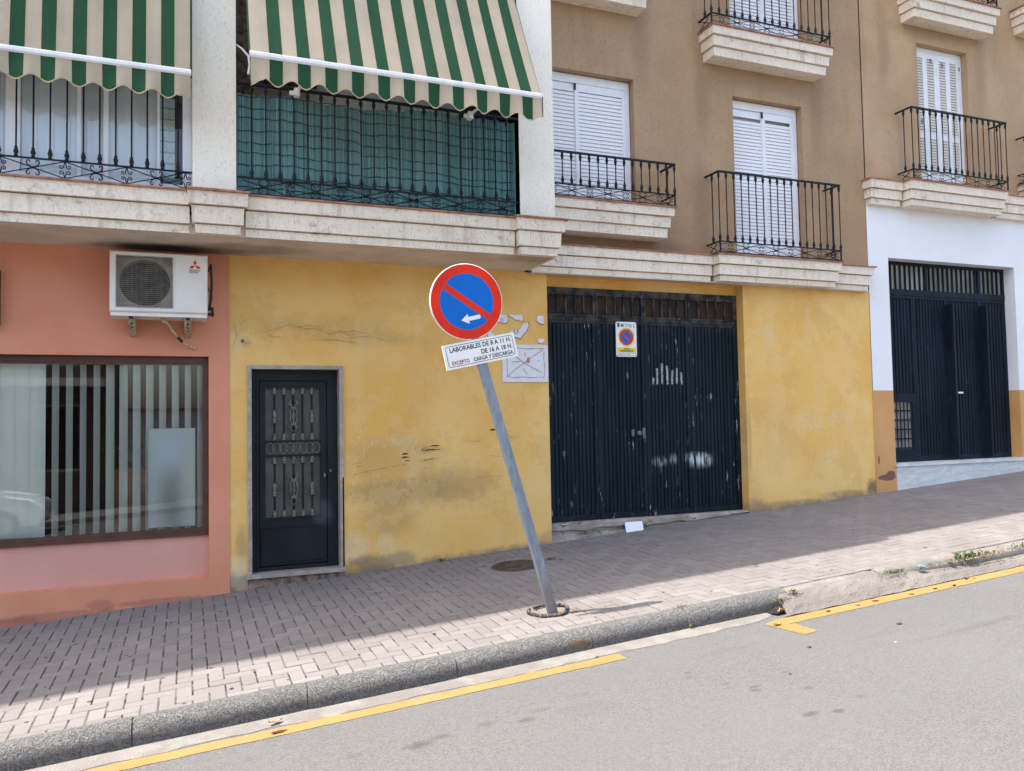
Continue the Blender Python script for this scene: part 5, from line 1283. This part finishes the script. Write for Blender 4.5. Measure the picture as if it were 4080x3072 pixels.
def vado_sign():
    x0, x1, z0, z1, y = 4.868, 5.158, 2.475, 2.905, .122
    T = thing('driveway_sign', 'small white no-parking driveway plate headed MOTRIL fixed to the garage door', 'sign', ((x0+x1)/2, y, z0))
    mb = MB(); mb.prism_y([(x0+.012, z0), (x1-.012, z0), (x1, z0+.012), (x1, z1-.012), (x1-.012, z1), (x0+.012, z1), (x0, z1-.012), (x0, z0+.012)], y-.004, y); mb.build('plate', 'sign_white', T)
    cx, cz, yy = 5.013, 2.715, y-.0052
    def disc(r, m, name, lift):
        MB().face([(cx+r*math.cos(2*PI*k/40), yy-lift, cz+r*math.sin(2*PI*k/40)) for k in range(40)]).build(name, m, T)
    disc(.112, 'sign_yellow', 'yellow_circle', 0); disc(.098, 'sign_red', 'red_circle', .0008); disc(.072, 'sign_blue', 'blue_circle', .0016)
    q = math.radians(-45); mb = MB(); pts = [(-.072, -.010), (.072, -.010), (.072, .010), (-.072, .010)]
    mb.face([(cx+a*math.cos(q)-b*math.sin(q), yy-.0024, cz+a*math.sin(q)+b*math.cos(q)) for a, b in pts]); mb.build('red_slash', 'sign_red', T)
    mb = MB(); mb.face([(x0+.015, yy, 2.530), (x1-.015, yy, 2.530), (x1-.015, yy, 2.588), (x0+.015, yy, 2.588)]); mb.build('yellow_band', 'sign_yellow', T)
    mb = MB()
    text_mb(mb, 'VADO', cx, 2.562, .030, yy-.001, 'CENTER', 1.0, .0007); text_mb(mb, 'PERMANENTE', cx, 2.536, .030, yy-.001, 'CENTER', 1.0, .0007)
    text_mb(mb, 'LICENCIA  Nº  3829', x0+.030, 2.496, .020, yy-.001, 'LEFT', .95)
    A = [(x0+.015, yy, 2.487), (x1-.015, yy, 2.487), (x1-.015, yy, 2.520), (x0+.015, yy, 2.520)]; B = [(x0+.018, yy, 2.490), (x1-.018, yy, 2.490), (x1-.018, yy, 2.517), (x0+.018, yy, 2.517)]; mb.grid([A+A[:1], B+B[:1]])
    s = 'SALIDA DE VEHICULOS'
    for i, ch in enumerate(s):
        a = math.radians(168-156*i/(len(s)-1)); r = .102; X = Matrix.Translation((cx+r*math.cos(a), 0, cz+r*math.sin(a))) @ Matrix.Rotation(-(a-PI/2), 4, 'Y')
        if ch != ' ': text_mb(mb, ch, 0, 0, .021, yy-.0012, 'CENTER', .9, .0003, X)
    mb.build('lettering', 'ink_black', T)
    mb = MB(); text_mb(mb, 'M', x0+.066, 2.838, .072, yy, 'LEFT', .82, .0005); text_mb(mb, 'OTRI', x0+.125, 2.838, .058, yy, 'LEFT', .78, .0003); text_mb(mb, 'L', x0+.243, 2.838, .072, yy, 'LEFT', .8, .0003)
    text_mb(mb, 'AYUNTAMIENTO DE', x0+.14, 2.884, .009, yy, 'CENTER'); mb.build('lettering', 'ink_grey', T)
    mb = MB(); mb.face([(x0+.02, yy, 2.885), (x0+.02, yy, 2.850), (x0+.038, yy, 2.832), (x0+.056, yy, 2.850), (x0+.056, yy, 2.885), (x0+.038, yy, 2.895)][::1]); mb.build('crest', 'ink_grey', T)
    mb = MB(); mb.face([(x0+.026, yy-.001, 2.880), (x0+.026, yy-.001, 2.853), (x0+.038, yy-.001, 2.841), (x0+.038, yy-.001, 2.880)]); mb.build('crest_quarter', 'ink_red', T)
    mb = MB()
    for a, b in ((x0+.012, z1-.012), (x1-.012, z1-.012), (x0+.012, z0+.012), (x1-.012, z0+.012)): mb.face([(a+.005*math.cos(k*PI/4), yy-.001, b+.005*math.sin(k*PI/4)) for k in range(8)])
    mb.build('screw', 'ink_grey', T)
vado_sign()

# ------------------------------------------------------------------ scribbles on the yellow walls (thin coats on the wall they belong to)
def scribbles():
    y = -.0025; W = LEFT; c = MB()
    def lt(strokes, x, z, w, h, width, mb, j=.006):
        for s in strokes: ribbon(mb, [(x+a*w, z+b*h) for a, b in s], width, y, j*h)
    C = [[(.95, .85), (.5, 1), (.1, .6), (.15, .15), (.6, 0), (.9, .1)]]; O = [[(.5, 1), (.1, .7), (.15, .2), (.5, 0), (.9, .3), (.85, .8), (.5, 1)]]
    N_ = [[(.1, 0), (.15, 1)], [(.15, 1), (.9, .1)], [(.9, .1), (.9, .9)]]; E = [[(.9, 1), (.2, .9), (.25, 0), (.95, .05)], [(.2, .5), (.8, .55)]]; Dd = [[(.2, 1), (.2, 0)], [(.1, 1), (.8, .8), (.9, .3), (.1, 0)]]
    A_ = [[(0, 0), (.45, 1), (.9, -.1)], [(.15, .4), (.8, .45)]]; L_ = [[(.2, 1), (.15, 0), (.8, .1)]]
    x = 1.63
    for s, w in ((C, .10), (O, .10), (N_, .08), (L_, .06), (E, .10), (Dd, .09), (A_, .11)): lt(s, x, 1.468, w, .095, .010, c); x += w+.008
    c.build('chalk_writing', 'chalk', W, label='white chalk letters scratched on the yellow wall')
    c = MB()
    lt(C, 1.64, 1.365, .06, .08, .007, c); lt([[(.2, 1), (.2, 0)], [(0, 1), (.9, .95)]], 1.72, 1.36, .06, .09, .007, c)
    for k in range(4): lt([[(.5, 1), (.45, 0)], [(0, .95), (1, .9)]], 1.76+.055*k, 1.09-.006*k, .04, .08, .006, c)
    for x, z, s in ((2.52, 1.52, .08), (2.60, 1.52, .07), (2.68, 1.53, .07), (2.67, 1.42, .06), (2.28, 1.5, .07)): lt(random.choice((A_, E, O, C)), x, z, s, .075, .006, c)
    for pts in ([(2.63, 1.36), (2.73, 1.345), (2.81, 1.36), (2.86, 1.33)], [(2.61, 1.33), (2.66, 1.24), (2.68, 1.14), (2.62, 1.09), (2.54, 1.10)], [(2.2, 1.02), (2.28, 1.08), (2.33, 1.11)], [(1.9, .98), (2.1, .99), (2.25, 1.0)], [(2.9, 1.47), (3.0, 1.53), (3.12, 1.56)], [(2.35, 1.03), (2.5, 1.05)], [(2.95, 1.24), (2.99, 1.27)]): ribbon(c, pts, .007, y, .006)
    for pts in ([(3.765, 1.24), (3.80, 1.185)], [(3.765, 1.195), (3.805, 1.225)], [(3.88, 1.3), (3.91, 1.29)]): ribbon(c, pts, .009, y-.0005, .002)
    c.build('chalk_writing', 'chalk', W, label='faint pale scribbles on the middle of the yellow wall')
    p = MB()
    for k in range(34):
        cx, cz = 2.43+random.gauss(0, .07), 1.412+random.gauss(0, .016); r = random.uniform(.012, .03)
        ribbon(p, arc(cx, cz, r, random.uniform(0, 90), random.uniform(250, 420), 8, r*.8), .003, y, .002)
    for k in range(9): ribbon(p, [(2.28+random.uniform(0, .3), 1.31+random.uniform(-.02, .02)) for _ in range(2)], .004, y, .003)
    for pts in ([(2.40, 1.455), (2.56, 1.46)], [(2.87, 1.50), (3.05, 1.49)], [(3.0, 1.505), (3.03, 1.48)], [(1.62, 1.285), (1.72, 1.30)], [(1.65, 1.26), (1.72, 1.268)], [(3.62, 1.445), (3.59, 1.36)], [(3.60, 1.46), (3.66, 1.455)], [(3.73, 1.42), (3.745, 1.28)], [(2.34, 1.22), (2.43, 1.215)], [(3.15, 1.33), (3.3, 1.31)], [(1.62, 1.18), (1.95, 1.235), (2.2, 1.27)], [(3.0, 1.09), (3.3, 1.10)]): ribbon(p, pts, .005, y, .003)
    for k in range(16): ribbon(p, [(3.23+.015*(k//4)+random.uniform(0, .06)+.035*(k % 4), 1.60-.035*(k//4)), (3.27+.015*(k//4)+random.uniform(0, .08)+.035*(k % 4), 1.59-.035*(k//4))], .004, y, .003)
    p.build('pencil_scrawl', 'pencil', W, kind='stuff', label='dark scribbled loops and strokes on the yellow wall')
    k = MB()
    for pts in ([(.60, 2.70), (.72, 2.66), (.85, 2.69), (.98, 2.735), (1.12, 2.70), (1.25, 2.715), (1.38, 2.66), (1.5, 2.685), (1.62, 2.63), (1.8, 2.645), (2.0, 2.60), (2.25, 2.62)], [(1.05, 2.72), (1.18, 2.74), (1.30, 2.725)], [(.75, 2.67), (.80, 2.62), (.95, 2.61)], [(1.5, 2.68), (1.62, 2.70), (1.8, 2.67)], [(1.2, 2.60), (1.45, 2.585), (1.7, 2.56)]): ribbon(k, pts, .007, y, .010, True)
    for pts in ([(.42, 2.45), (.46, 2.62), (.44, 2.75)], [(.47, 2.72), (.60, 2.80)]): ribbon(k, pts, .005, y, .006, True)
    k.build('hairline_crack', 'crack_line', W, label='blistered hairline cracks above the narrow door')
    s = MB()
    for (a, b, l, w) in ((2.14, 1.375, .075, .018), (2.135, 1.338, .09, .022), (2.17, 1.302, .06, .012), (3.15, 1.615, .095, .022), (2.45, 1.452, .13, .014), (2.38, 1.41, .2, .012)): ribbon(s, [(a, b), (a+l*.5, b+.006), (a+l, b+.004)], w, y-.0004, .002, True)
    s.build('gouge', 'scratch', W, label='dark gouges in the yellow render')
    for letter in ([[(7.63, 1.62), (7.66, 1.73), (7.75, 1.75), (7.80, 1.70), (7.76, 1.62), (7.82, 1.55), (7.90, 1.56), (7.91, 1.66)], [(7.66, 1.73), (7.69, 1.58), (7.70, 1.49)]], [[(8.03, 1.60), (8.06, 1.68), (8.13, 1.70)]],
                   [[(8.06, 1.56), (8.14, 1.58), (8.17, 1.68), (8.10, 1.78), (8.22, 1.76)]], [[(8.22, 1.60), (8.28, 1.74), (8.36, 1.76), (8.40, 1.64), (8.42, 1.58)]]):
        g = MB()
        for pts in letter: ribbon(g, pts, .045, y, .004)
        g.build('spray_letter', 'spray_white', MID)
    g = MB()
    for pts in ([(7.80, 1.12), (8.0, 1.14), (8.2, 1.155)], [(7.9, 1.10), (7.96, 1.19), (8.03, 1.10)], [(8.0, 1.11), (8.12, 1.20)]): ribbon(g, pts, .022, y, .004)
    g.build('spray_scribble', 'spray_white', MID)
scribbles()
t = thing('wire_loop', 'rusty wire twisted round a plug in the yellow wall above the narrow door', 'wire', (.545, -.01, 2.555))
mb = MB(); mb.tube([(.52, 0, 2.565), (.52, -.03, 2.565)], .014, 8); mb.build('plug', 'scratch', t)
mb = MB(); mb.tube([(.52, -.03, 2.565), (.54, -.035, 2.545), (.575, -.03, 2.56), (.60, -.03, 2.545), (.575, -.035, 2.535), (.545, -.03, 2.545), (.535, -.03, 2.52), (.54, -.03, 2.50)], .0035, 5); mb.tube([(.52, -.03, 2.565), (.50, -.03, 2.58)], .003, 5); mb.build('wire', 'hose', t)

# ------------------------------------------------------------------ small things on the ground
t = thing('paper_sheet', 'blank white sheet with blue corners lying against the garage threshold', 'paper', (4.99, -.02, .41))
def sheet(x0, x1, y0, z0, y1, z1, m, nm, lift=0):
    MB().grid([[(x0, y0-lift, z0), ((x0+x1)/2, y0-lift-.004, z0), (x1, y0-lift, z0)], [(x0, y1-lift, z1), ((x0+x1)/2, y1-lift-.003, z1), (x1, y1-lift, z1)]]).build(nm, m, t)
sheet(4.850, 5.092, -.045, .358, -.008, .478, 'paper_white', 'sheet', .004)
MB().face([(4.838, -.02, .462), (4.87, -.012, .48), (4.86, -.02, .43)]).build('blue_corner', 'paper_blue', t); MB().face([(5.06, -.05, .352), (5.108, -.05, .350), (5.10, -.04, .385)]).build('blue_corner', 'paper_blue', t)

def ground_bits():
    def leaf(x, y, s, a, lab, m='dead_leaf', zf=rz_, lift=.012, curl=.3, cat='leaf', name='leaf', group=None):
        mb = MB(); rows = []; n = 6
        for k in range(n+1):
            u = (k/n-.5)*2; hw = s*.38*math.sqrt(max(.02, 1-u*u))*(1+.25*math.sin(k*2.3)); row = []
            for v in (-1, -.4, .4, 1):
                X, Y = u*s, v*hw; row.append((x+X*math.cos(a)-Y*math.sin(a), y+X*math.sin(a)+Y*math.cos(a), zf(x, y)+lift+curl*s*(v*v*.6+.4*u*u)))
            rows.append(row)
        mb.grid(rows); tag(mb.build(name, m), lab, cat, group)
    leaf(.505, -3.255, .045, .3, 'curled brown dead leaf on the pale gutter below the kerb', lift=.018)
    leaf(.515, -3.392, .05, .2, 'thin dark leaf stuck on the yellow line below the curled leaf', 'scratch', lift=.006, curl=.05)
    for k, (x, y) in enumerate(((5.05, -3.41), (5.25, -3.40), (5.62, -3.43), (6.35, -3.36), (6.42, -3.38), (6.38, -3.34), (5.9, -3.42), (4.75, -3.40), (6.1, -3.44))):
        leaf(x, y, random.uniform(.018, .032), random.uniform(-.5, .5), 'dry brown leaf on the yellow line beside the concrete ramp', 'scratch', lift=.007, curl=.12, group='dry leaves on the right yellow line')
    leaf(4.20, -3.45, .04, .1, 'grey dry leaf on the asphalt at the gutter end left of the yellow tip', 'dry_weed', lift=.01)
    def pebble(x, y, s, m, lab, zf=rz_):
        mb = MB(); mb.hexa([(x+a*s*random.uniform(.7, 1.1), y+b*s*.6*random.uniform(.7, 1.1), zf(x, y)+c*s*.5) for a, b, c in ((-1, -1, 0), (1, -1, 0), (1, 1, 0), (-1, 1, 0), (-.7, -.7, 1), (.7, -.7, 1), (.7, .7, 1), (-.7, .7, 1))]); tag(mb.build('pebble', m), lab, 'pebble')
    pebble(4.05, -3.96, .018, 'pebble_dark', 'dark pebble on the asphalt below the yellow stub, left'); pebble(4.93, -3.93, .022, 'pebble_dark', 'dark crumpled bit on the asphalt right of the yellow stub')
    pebble(6.28, -4.45, .03, 'pebble_tan', 'tan flat stone on the asphalt at the right'); pebble(6.62, -4.42, .018, 'pebble_dark', 'dark speck of stone right of the tan flat stone')
    pebble(4.60, -4.2, .011, 'pebble_tan', 'white scrap on the asphalt below the yellow stub'); pebble(3.60, -4.28, .012, 'pebble_dark', 'dark pebble in the middle of the asphalt'); pebble(2.72, -3.30, .014, 'pebble_dark', 'dark pebble on the gutter at the end of the left yellow line')
    pebble(2.44, -3.32, .010, 'pebble_dark', 'tiny dark pebble between gutter and left yellow line')
    def weed(x, y, n, s, lab, zf=gz, m='weed', lift=0.0, sp=.04):
        kd = 'stuff' if sp > .045 else None; sp = min(sp, .03) if kd is None else sp
        mb = MB()
        for k in range(n):
            a = random.uniform(0, 2*PI); L = s*random.uniform(.4, 1); bx, by = x+random.gauss(0, sp), y+random.gauss(0, sp*.35); z = zf(bx, by)+lift; lean = random.uniform(.3, 1.0); w = s*.10
            dx, dy = math.cos(a)*lean*L, math.sin(a)*lean*L
            p0, p1, p2 = (bx, by, z), (bx+dx*.5, by+dy*.5, z+L*.55), (bx+dx, by+dy, z+L*.62)
            nx, ny = -math.sin(a)*w, math.cos(a)*w
            mb.grid([[(p0[0]-nx*.4, p0[1]-ny*.4, p0[2]), (p0[0]+nx*.4, p0[1]+ny*.4, p0[2])], [(p1[0]-nx, p1[1]-ny, p1[2]), (p1[0]+nx, p1[1]+ny, p1[2])], [(p2[0]-nx*.1, p2[1]-ny*.1, p2[2]), (p2[0]+nx*.1, p2[1]+ny*.1, p2[2])]])
        o = mb.build('weed' if kd is None else 'weeds', m, kind=kd); o['label'] = lab
        if kd is None: o['category'] = 'weed'
    weed(4.59, -3.165, 40, .05, 'dry weed where the last rounded kerb stone meets the ramp', m='dry_weed', lift=-.02, sp=.03)
    weed(4.47, -3.19, 30, .045, 'green weed in the dark hollow under the ramp edge', lift=-.06, sp=.03); weed(4.44, -3.24, 30, .04, 'yellow dead weed in the hollow at the broken ramp corner', m='dead_leaf', lift=-.12, sp=.025)
    weed(5.72, -3.165, 60, .05, 'low green weed along the kerb foot left of the teal litter', lift=-.03, sp=.07); weed(6.62, -3.15, 90, .075, 'largest green weed tuft along the kerb foot at the right', lift=-.03, sp=.08)
    weed(6.85, -3.16, 70, .055, 'brown dry weeds trailing along the kerb foot', m='dry_weed', lift=-.03, sp=.14); weed(7.4, -3.17, 60, .05, 'green weed by the kerb at the right picture edge', lift=-.03, sp=.12)
    weed(6.2, -3.165, 60, .03, 'short dry weeds beside the teal litter', m='dry_weed', lift=-.03, sp=.12)
    weed(3.50, -.80, 26, .05, 'green weed growing in the joint beside the manhole cover', sp=.02); weed(2.55, -.06, 22, .06, 'tiny weed at the foot of the yellow wall behind the leaning post', m='dry_weed', sp=.02)
    weed(3.62, -3.03, 50, .025, 'moss strip between pavers and kerb right of the post', sp=.05); weed(3.62, -3.17, 16, .035, 'small weed at the kerb joint above the gutter', lift=-.12, sp=.012)
    weed(.16, -2.36, 20, .014, 'green moss in a joint at the shadow edge on the left', sp=.006); weed(.62, -2.93, 20, .014, 'green moss in a joint near the kerb on the left', sp=.006); weed(-.02, -2.99, 20, .014, 'moss dot beside the kerb at lower left', sp=.006)
    # litter
    def scrap(x, y, s, m, lab): 
        mb = MB(); z = gz(x, y)-.02; mb.grid([[(x+s*a+random.uniform(-.2, .2)*s, y+s*b*.5, z+s*.35*random.random()) for a in (-1, -.3, .4, 1)] for b in (-1, 0, 1)]); tag(mb.build('litter', m), lab, 'litter')
    scrap(6.40, -3.16, .035, 'litter_red', 'red scrap of litter in the weeds along the kerb'); scrap(6.02, -3.175, .045, 'litter_teal', 'teal scrap of litter along the kerb foot'); 
    mb = MB(); 
    for k in range(60):
        x = random.uniform(6.0, 7.6); y = -3.175-random.random()*.02; s = random.uniform(.006, .016); z = gz(x, y)-.04
        mb.face([(x-s, y, z), (x+s, y-.004, z+.004), (x+s*.5, y+.01, z+.012)])
    o = mb.build('debris', 'dry_weed', kind='stuff'); o['label'] = 'dry debris gathered along the kerb foot'
    # hollow under the broken ramp corner
    mb = MB(); mb.grid([[(4.33, -3.172, rz_(4.33, -3.172)+.02), (4.50, -3.172, rz_(4.5, -3.172)+.075)], [(4.36, -3.26, rz_(4.36, -3.26)+.019), (4.47, -3.25, rz_(4.47, -3.25)+.03)]]); 
    tag(mb.build('hole', 'dark_gap'), 'dark hollow where the ramp edge has broken away from the kerb', 'hole')
ground_bits()

# ------------------------------------------------------------------ plant inside the shop
t = thing('potted_plant', 'leafy plant in an orange box pot behind the shop blinds', 'plant', (-1.0, 1.2, .7))
mb = MB(); mb.box(-.75, -.30, 1.0, 1.4, .5, 1.28); mb.build('pot', 'pot_orange', t)
mb = MB()
for k in range(11):
    a = 2*PI*k/11+.3; L = random.uniform(.3, .5); rows = []
    for q in range(6):
        u = q/5; r = L*u; z = 1.28+.55*u-.35*u*u+random.uniform(0, .02); w = .05*math.sin(PI*min(1, u+.08))
        rows.append([(-.52+r*math.cos(a)-w*math.sin(a), 1.2+r*math.sin(a)+w*math.cos(a), z), (-.52+r*math.cos(a)+w*math.sin(a), 1.2+r*math.sin(a)-w*math.cos(a), z)])
    mb.grid(rows)
mb.build('leaves', 'leaf_green', t)

# ------------------------------------------------------------------ across the street, seen only as reflections in the glass
def across():
    def zr(x, y): return rz_(x, y)
    mb = MB(); XX = [-60, -10, 0, 10, 70]
    mb.grid([[(x, y, zr(x, y)+h) for x in XX] for y, h in ((-17, .14), (-13.05, .14), (-13.0, .12), (-12.99, -.02))]); mb.build('far_pavement', 'concrete', kind='structure')
    T = thing('house', 'pale house across the street with a balcony and shutters', 'house', (-4, -15.6, -.3))
    mb = MB(); y = -15.5
    holes = [(-9+2.6*k, -7.7+2.6*k, 3.4, 5.0, .2) for k in range(3)]+[(-9+2.6*k, -7.8+2.6*k, .6, 2.4, .2) for k in range(3)]
    wall(mb, -14, -1.6, -1.5, 6.2, holes, 0, .2); mb.v = [(x, -15.5-yy, z) for x, yy, z in mb.v]; mb.build('wall', 'facade_ochre', T)
    for i, h in enumerate(holes):
        mb = MB(); mb.box(h[0], h[1], y-.16, y-.12, h[2], h[3]); w = mb.build('window', 'facade_white', T)
        mb = MB(); mb.box(h[0]+.08, h[1]-.08, y-.119, y-.11, h[2]+.08, h[3]-.08); mb.build('pane', 'car_glass', w)
    mb = MB(); mb.box(-10, -2, y+.001, y+.8, 2.85, 3.05); mb.build('balcony', 'facade_white', T)
    mb = MB(); mb.box(-14, -1.6, -20, -15.2, 6.2, 6.5); mb.build('roof', 'roof_tile', T)
    W2 = thing('added_low_wall', 'low white wall added across the street to leave the sky open', 'wall', (8, -15.6, .3)); mb = MB(); mb.box(-1.5, 30, -15.8, -15.6, -1.5, 2.2); mb.build('masonry', 'facade_white', W2); mb = MB(); mb.box(-1.5, 30, -15.85, -15.55, 2.201, 2.26); mb.build('coping', 'roof_tile', W2)  # invented wall, kept low and white so more light reaches the fronts
    # parked white car
    cx, cy = -4.8, -11.7; zc = zr(cx, cy); th = math.atan(.0653)
    R = Matrix.Translation((cx, cy, zc)) @ Matrix.Rotation(-th, 4, 'Y')
    T = thing('parked_car', 'white hatchback parked across the street, mirrored in the shop window', 'car', (cx, cy, zc))
    side = [(-2.0, .38), (-2.05, .62), (-1.98, .88), (-1.85, .98), (-1.0, .98), (.55, .97), (1.15, .92), (1.75, .78), (1.98, .62), (2.04, .42), (1.95, .25), (-1.95, .25)]
    mb = MB(); rows = []
    for yy, sc, up in ((-.83, .965, .02), (-.85, 1, 0), (-.4, 1.01, 0), (0, 1.02, 0), (.4, 1.01, 0), (.85, 1, 0), (.83, .965, .02)): rows.append([(x*sc, yy, z*(1+.02*(1-abs(yy)))+up) for x, z in side])
    mb.grid(rows, True); mb.face(rows[0]); mb.face(rows[-1][::-1]); mb.build('body', 'car_paint', T, True, xf=R)
    mb = MB(); cab = [(-1.88, .97), (-1.55, 1.38), (-.9, 1.46), (-.1, 1.44), (.95, .95)]
    rows = [[(x, yy*(1-.22*max(0, (z-.97)/.5)), z) for x, z in cab] for yy in (-.78, .78)]; mb.grid(rows); mb.face(rows[0]); mb.face(rows[1][::-1]); mb.build('cabin', 'car_glass', T, xf=R)
    mb = MB(); rows = [[(x, yy, z) for x, z in ((-1.6, 1.36), (-.9, 1.475), (-.1, 1.455), (.1, 1.37))] for yy in (-.64, 0, .64)]; mb.grid(rows); mb.build('car_roof', 'car_paint', T, xf=R)
    for s in (-1, 1):
        mb = MB(); mb.tube([(-1.86, s*.77, .99), (-1.54, s*.64, 1.39), (-.9, s*.61, 1.465), (-.1, s*.61, 1.445), (.93, s*.77, .97)], .035, 5); mb.tube([(-.35, s*.78, .98), (-.35, s*.63, 1.45)], .03, 5); mb.build('door_pillar', 'car_paint', T, xf=R)
        for x in (-1.3, 1.28):
            mb = MB(); mb.lathe([(0, 0), (.30, 0), (.31, .03), (.31, .17), (.30, .20), (0, .20)], n=24); mb.v = [(x+a, s*(.86-h), .31+b) for a, b, h in mb.v]; tw = mb.build('wheel', 'black_rubber', T, xf=R)
            mb = MB(); mb.lathe([(0, 0), (.20, 0), (.20, .02)], n=18); mb.v = [(x+a, s*(.872-h), .31+b) for a, b, h in mb.v]; mb.build('rim', 'chrome', tw, xf=R)
        mb = MB(); mb.face([(1.70, s*.855, .66), (1.97, s*.80, .58), (1.93, s*.80, .70), (1.68, s*.855, .79)]); mb.build('headlight', 'lamp_glass', T, xf=R)
        mb = MB(); mb.box(.62, .80, s*.98-.08, s*.98+.08, .95, 1.08); mb.build('wing_mirror', 'car_paint', T, xf=R)
across()
